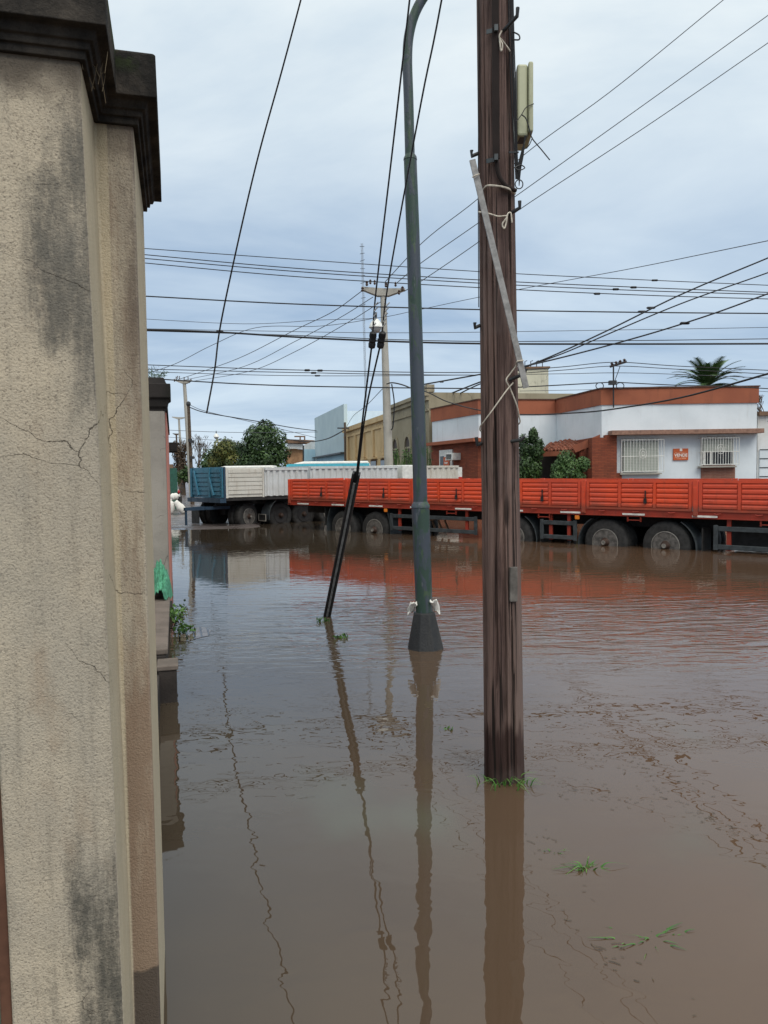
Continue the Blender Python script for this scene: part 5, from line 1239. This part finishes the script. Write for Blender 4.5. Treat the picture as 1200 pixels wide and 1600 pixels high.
cpole, ctop = tpole('tall pale concrete pole with crossarm behind the white trailers', [(610, 801), (598.5, 458)], 33, 16, 9, (565, 633, 449, 463))
b = MB(); b.tube(curve([at(604, 600, 32.7), at(613, 598, 32.7), at(628, 601, 32.7), at(641, 606, 32.7)], 5), .03, 6); b.tube(curve([at(612, 600, 32.7), at(616, 630, 32.7), at(614, 665, 32.7), at(611, 672, 32.7)], 5), .03, 6); b.build('service_cable', M['cable'], cpole)
tpole('pale concrete street pole with crossarm, nearest in the left street', [(301, 790), (288, 598)], 50, 9, 5, (272, 300, 593, 599.5))
tpole('smaller second concrete pole with crossarm down the left street', [(286, 770), (279.5, 655)], 88, 5, 3, (269, 291, 651, 655), ins=False)
tpole('tiny dark far pole with crossarm down the left street', [(280, 765), (275.5, 680)], 125, 4, 2.4, (270, 281, 677, 680), mat='trunk', ins=False)
t, tp = tpole('dark wooden pole beside the concrete pole in the left street', [(301, 786), (294.5, 632)], 45, 6, 4.5, None, mat='trunk')
MB().lathe([(.09, -.1), (.14, 0), (.12, .12), (.04, .18)], 10, at(294.5, 632, 45)).build('pole_cap', M['dark_steel'], t)
b = MB(); [b.box(at(x, y, 44.8), (.2, .2, .16)) for x, y in ((300, 690), (297, 688), (300, 715))]; b.build('fitting', M['dark_steel'], t)
mp_ = thing('utility_pole', 'thin dark pole with crossbar in front of the ochre building', 'utility pole', at(540, 770, 62).xy.to_3d())
b = MB(); b.tube([at(540, 770, 62), at(539, 660, 62)], .1, 6); b.build('shaft', M['trunk'], mp_); b = MB(); b.bar(at(527, 669, 62), at(546, 669, 62), .1, .1); b.build('crossarm', M['dark_steel'], mp_)
# lattice antenna
YA = 100; la = thing('radio_mast', 'slender tall lattice radio mast far behind the concrete pole', 'radio mast', at(574, 765, YA).xy.to_3d())
p0, p1 = at(575, 760, YA), at(565.5, 380, YA); p0.z = 0; b = MB(); n = 60
for s in ((-.11, 0), (.11, 0), (0, .2)): b.tube([p0+Vector((s[0], s[1], 0)), p1+Vector((s[0], s[1], 0))], .022, 4)
for k in range(n):
    u = k/n; q = p0+(p1-p0)*u; q2 = p0+(p1-p0)*(u+1/n); s = 1 if k % 2 else -1; b.bar(q+Vector((.11*s, 0, 0)), q2-Vector((.11*s, 0, 0)), .02, .02)
b.build('lattice', M['steel'], la)
b = MB()
for k in range(9): z_ = p1+(p0-p1)*(.01+.03*k); b.bar(z_-Vector((.3, 0, .1)), z_+Vector((.3, 0, -.1+.1*(k % 3))), .05, .05)
b.build('antenna', M['dark_steel'], la)

# hanging lamps
def pend(label, px, py, Y, r, top):
    t = thing('hanging_lamp', label, 'street light', at(px, py, Y)); c = at(px, py, Y)
    b = MB(); b.lathe([(r*1.0, 0), (r*.98, .02), (r*.85, r*.5), (r*.5, r*1.0), (r*.2, r*1.25), (.0, r*1.3)], 24, c); b.build('shade', M['white_metal'], t, smooth=50)
    b = MB(); b.lathe([(.0, -r*.75), (r*.5, -r*.6), (r*.8, -r*.1), (r*.8, 0)], 20, c); b.build('bowl', plain('lamp_bowl', (.5, .5, .48), .2, 0, .1), t, smooth=60)
    b = MB(); b.lathe([(r*.15, 0), (r*.18, .1), (r*.1, .2)], 8, c+Vector((0, 0, r*1.25))); b.tube([c+Vector((0, 0, r*1.3)), at(top[0], top[1], Y)], .012, 5); b.build('hanger', M['dark_steel'], t)
pend('white dome lamp hung over the junction behind the guy insulators', 587.5, 512, 24, .22, (587, 497))
pend('small white globe lamp hung over the far left street', 338, 683, 58, .22, (338, 675))

# ------------------------------------------------------------ overhead cables (each strung at its own distance)
def wire(label, pts, wpx, mat='cable', name='overhead_cable', knots=()):
    P_ = [at(*p) for p in pts]; cv = curve(P_, 7); rs = []
    for p in cv: rs.append(max(.003, wpx/2*p.y/1200))
    rs = [sum(rs)/len(rs)]*len(rs) if max(rs) < 3*min(rs) else rs
    b = MB(); b.tube(cv, rs, 6)
    for kx, ky, kY in knots: b.lathe([(0, -.12), (rs[0]*2.6, -.08), (rs[0]*2.6, .08), (0, .12)], 8, at(kx, ky, kY), Matrix.Rotation(math.pi/2, 3, 'Y'))
    tag(b.build(name, M[mat], smooth=80), label, 'cable', 'overhead cables')
Yw = 25
wire('topmost thin cable of the band crossing the whole sky', [(195, 386, Yw), (460, 405, Yw), (760, 425, Yw), (1000, 437, Yw), (1230, 447, Yw)], 1.2, knots=((1023, 438, Yw),))
wire('second cable from the top in the band across the sky', [(195, 395, Yw), (460, 419, Yw), (760, 438, Yw), (1000, 449, Yw), (1230, 458, Yw)], 1.4, knots=((990, 449, Yw),))
wire('third cable from the top in the band across the sky', [(195, 401, Yw), (460, 424, Yw), (760, 443, Yw), (1000, 454, Yw), (1230, 461, Yw)], 1.4, knots=((962, 452, Yw),))
wire('fourth cable, lowest of the closely spaced sky band', [(195, 408, Yw), (460, 432, Yw), (760, 450, Yw), (1000, 461, Yw), (1230, 468, Yw)], 1.4, knots=((933, 459, Yw),))
wire('single black cable below the band, just above the lamp', [(195, 461, Yw), (460, 475, Yw), (760, 484, Yw), (1000, 488, Yw), (1230, 490, Yw)], 2.0)
wire('thin pale cable just above the thickest black one', [(195, 513, 27), (400, 517, 27), (640, 520, 27), (1000, 515, 27), (1230, 511, 27)], .9, 'thin_cable')
wire('thickest black cable crossing behind the guy insulators', [(195, 514, 22), (340, 519, 22), (460, 526.5, 22), (600, 533, 22), (760, 537, 22), (1000, 537.5, 22), (1230, 537, 22)], 3.0)
wire('slim cable lying just over the thickest one', [(195, 516, 22.3), (460, 524, 22.3), (600, 530, 22.3), (760, 533.5, 22.3), (1000, 532, 22.3), (1230, 529, 22.3)], 1.3)
wire('upper cable of the low bundle above the roofs', [(200, 569, 28), (460, 578, 28), (740, 582, 28), (870, 574, 29), (960, 566, 30.6), (1060, 572, 31), (1230, 580, 31)], 1.3, knots=((480, 578.5, 28), (500, 579, 28)))
wire('middle cable of the low bundle above the roofs', [(200, 576, 28.4), (460, 582, 28.4), (740, 586, 28.4), (870, 579, 29.4), (960, 572, 30.8), (1060, 577, 31), (1230, 586, 31)], 1.2, knots=((490, 582.6, 28.4),))
wire('lower cable of the low bundle above the roofs', [(200, 580, 28.8), (460, 587, 28.8), (740, 586, 29), (880, 584, 30), (1000, 583, 31), (1230, 592, 31)], 1.0, 'thin_cable', knots=((496, 587, 28.8),))
wire('black cable under the bundle running to the service mast', [(200, 588, 27), (290, 595, 27), (460, 603, 27), (740, 607, 27), (830, 604, 28), (957, 597, 30.5)], 1.9)
wire('cable from the service mast to the right edge', [(957, 597, 30.5), (1060, 602, 30), (1130, 603.5, 30), (1230, 609, 30)], 1.6)
wire('faint lowest cable over the terracotta roof at right', [(812, 611, 33), (960, 608, 33), (1060, 604, 33), (1230, 614, 33)], .8, 'thin_cable')
wire('upper thin line falling from the upper right corner', [(1180, -40, 7), (1130, 0, 8), (950, 146, 12), (820, 241, 16), (745, 312, 19), (660, 379, 24), (602, 440, 32.8)], 1.2, 'thin_cable')
wire('middle thin line falling from the upper right corner', [(1250, -12, 7), (1200, 24, 8), (1000, 168, 12), (815, 300, 17), (745, 350, 20), (655, 413, 26), (619, 443, 32.8)], 1.2, 'thin_cable')
wire('lower thin line falling from the upper right corner', [(1250, 32, 7), (1200, 67, 8), (1000, 204, 12), (808, 330, 17), (745, 380, 20), (660, 438, 28), (632, 455, 32.8)], 1.2, 'thin_cable')
wire('left line descending from concrete pole to the left street', [(565, 455, 32.8), (520, 487, 35), (460, 516, 38), (370, 561, 44), (276, 594, 49.8)], 1.0, 'thin_cable')
wire('middle line descending from concrete pole to the left street', [(583, 464, 32.8), (530, 497, 35), (460, 534, 38), (380, 573, 44), (288, 594, 49.8)], .9, 'thin_cable')
wire('right line descending from concrete pole to the left street', [(604, 466, 32.8), (540, 506, 35), (460, 550, 38), (390, 580, 44), (299, 596, 49.8)], .9, 'thin_cable')
wire('dotted span cable carrying the dome lamp across the junction', [(1230, 370, 14), (1000, 417, 18), (870, 441, 20), (740, 466, 22), (650, 485, 23.4), (587, 497, 24), (500, 500, 24.5), (380, 506, 25), (200, 497, 26)], .9, 'thin_cable')
wire('second loose strand left of the dome lamp', [(587, 497, 24), (540, 505, 24), (490, 510, 24), (400, 512, 24), (330, 540, 24.5), (270, 570, 25), (200, 592, 26)], .9, 'thin_cable')
wire('highest of three twisted cables from the right edge', [(1240, 385, 12), (1200, 403, 13), (1060, 462, 17), (950, 516, 22), (870, 553, 28), (820, 573, 32), (750, 597, 38), (694, 619, 41)], 2.3, knots=((1017, 481, 19), (1003, 487, 19.5)))
wire('middle of three twisted cables from the right edge', [(1240, 410, 12), (1200, 426, 13), (1060, 476, 17), (950, 522, 22), (880, 552, 28), (820, 574, 32), (750, 600, 38), (712, 618, 41)], 2.0)
wire('lowest of three twisted cables from the right edge', [(1240, 446, 12), (1200, 459, 13), (1100, 495, 16), (1000, 526, 20), (900, 553, 26), (820, 572, 32), (750, 585, 38), (660, 601, 42)], 2.4, knots=((1070, 505, 17), (690, 597, 40)))
wire('black cable sagging across the face of the corner house', [(1250, 570, 15), (1200, 584, 16), (1065, 621, 19), (960, 639, 22), (900, 645, 24), (812, 648, 27), (750, 641, 29), (700, 628, 31), (668, 613, 32), (641, 606, 32.6)], 2.2)
wire('heavy black cable dropping from the top left of sky', [(485, -60, 11), (470, 0, 12), (440, 112, 13.2), (400, 258, 15.5), (366, 405, 19), (343, 517, 22), (335, 580, 29), (323, 645, 38)], 2.6, knots=((343, 518, 22),))
wire('cable from the far wooden pole over the dark tree', [(295, 636, 45), (323, 645, 44), (400, 658, 46), (455, 668, 50), (494, 673, 60)], 1.4)
wire('faint cable beneath, from far wooden pole to the right', [(295, 632, 45), (323, 643, 45), (400, 661, 50), (494, 684, 60)], .8, 'thin_cable')
wire('thin cable carrying the globe lamp across the left street', [(240, 671, 58), (338, 675, 58), (420, 676, 58), (496, 675, 60)], .8, 'thin_cable')
wire('lowest thin cable across the far left street', [(250, 682, 62), (340, 688, 62), (420, 690, 62)], .7, 'thin_cable')
wire('sagging black cable from shed to the ochre building pole', [(446, 686, 80), (480, 690, 76), (510, 686, 70), (540, 671, 62)], 1.6)
wire('thin riser cable beside the thin dark pole by ochre wall', [(541, 668, 61.5), (552, 650, 55), (572, 634, 45), (600, 605, 33)], .8, 'thin_cable')

# ------------------------------------------------------------ vegetation and litter in the water
def tufts(name, label, cat, c, n, h, spread, seed, flat=.4, group=None, wd=.004):
    rg = random.Random(seed); b = MB(); c = Vector(c)
    for k in range(n):
        a = rg.uniform(0, 6.28); r = spread*rg.random(); p = c+Vector((math.cos(a)*r, math.sin(a)*r*.6, -.01)); hh = h*rg.uniform(.4, 1.1); d = Vector((math.cos(a), math.sin(a)*.5, 0))*hh*flat*rg.uniform(.5, 2)
        pts = curve([p, p+d*.4+Vector((0, 0, hh*.7)), p+d*1.3+Vector((0, 0, hh*rg.uniform(.2, .9)))], 4); s = Vector((rg.uniform(-1, 1), rg.uniform(-1, 1), 0)).normalized()*wd
        vs_ = []; m_ = len(pts)
        for i, q in enumerate(pts): f = (1-i/m_); vs_ += [q-s*f, q+s*f]
        b.add(vs_, [(2*i, 2*i+1, 2*i+3, 2*i+2) for i in range(m_-1)])
    return tag(mesh_raw(b, name, M['grass']), label, cat, group)
tufts('grass_tuft', 'green grass blades around the foot of the wooden pole', 'grass tuft', wat(788, 1226), 60, .075, .15, 41, .8, wd=.0045)
tufts('grass_tuft', 'bent green grass blades breaking the water at lower right', 'grass tuft', wat(916, 1356), 26, .04, .06, 42, 1.4, wd=.006)
tufts('grass_tuft', 'few loose green blades drifting just left of the bent grass tuft', 'grass tuft', wat(868, 1332)+Vector((0, 0, .012)), 7, .012, .05, 44, 2.5, wd=.004)
tufts('grass_tuft', 'flattened submerged grass streak at the bottom right', 'grass tuft', wat(1015, 1466)+Vector((0, 0, .010)), 24, .008, .16, 43, 4.5, wd=.005)
def floaty(label, c, n, s, rad, seed):
    b = MB(); rg = random.Random(seed); leaves(b, c, rad, n, s, rg); tag(mesh_raw(b, 'floating_plant', M['leaf_bright']), label, 'plant')
floaty('small floating leaves by the foot of the leaning guard', wat(503, 972)+Vector((0, 0, .02)), 40, .02, (.09, .08, .03), 51)
floaty('sprig of floating leaves just right of the guard reflection', wat(532, 996)+Vector((0, 0, .02)), 46, .02, (.08, .07, .03), 52)
floaty('two tiny floating leaves below the lamp post foot', wat(697, 1139)+Vector((0, 0, .008)), 12, .014, (.06, .05, .01), 53)
b = MB(); rg = random.Random(77)
def bit(p, L, wd_):
    a = rg.gauss(-.35, .5); d = Vector((math.cos(a), math.sin(a), 0)); n_ = Vector((-d.y, d.x, 0)); k = rg.uniform(-.4, .4)
    pts = [p, p+d*L*.5+n_*L*k*.5, p+d*L]; b.add([q+n_*wd_*s+Vector((0, 0, .003)) for q in pts for s in (-1, 1)], [(0, 1, 3, 2), (2, 3, 5, 4)])
clus = [((870, 1115), (960, 1195), 90, 16), ((990, 1195), (1075, 1260), 110, 16), ((1095, 1270), (1185, 1315), 60, 8), ((880, 1230), (1040, 1262), 80, 14), ((830, 1300), (940, 1420), 30, 12), ((940, 1480), (1090, 1590), 24, 14), ((870, 1420), (970, 1520), 16, 8),
        ((255, 1100), (400, 1140), 60, 14), ((610, 1100), (760, 1115), 45, 6), ((900, 1040), (1180, 1090), 90, 16), ((700, 1180), (760, 1260), 20, 10), ((270, 1120), (420, 1085), 40, 8)]
for (a, c_, n, sp_) in clus:
    for k in range(int(n*.62)):
        u = rg.random(); u = u**1.5; px = a[0]+(c_[0]-a[0])*u+rg.gauss(0, sp_*1.5); py = a[1]+(c_[1]-a[1])*u+rg.gauss(0, sp_*.7); p = wat(px, py); big = rg.random() < .2
        bit(p, rg.uniform(.008, .022)*(2.4 if big else 1), rg.uniform(.0008, .002))
tag(mesh_raw(b, 'floating_debris', M['debris']), 'tiny twigs and straw drifting on the brown water', 'debris', kind='stuff')
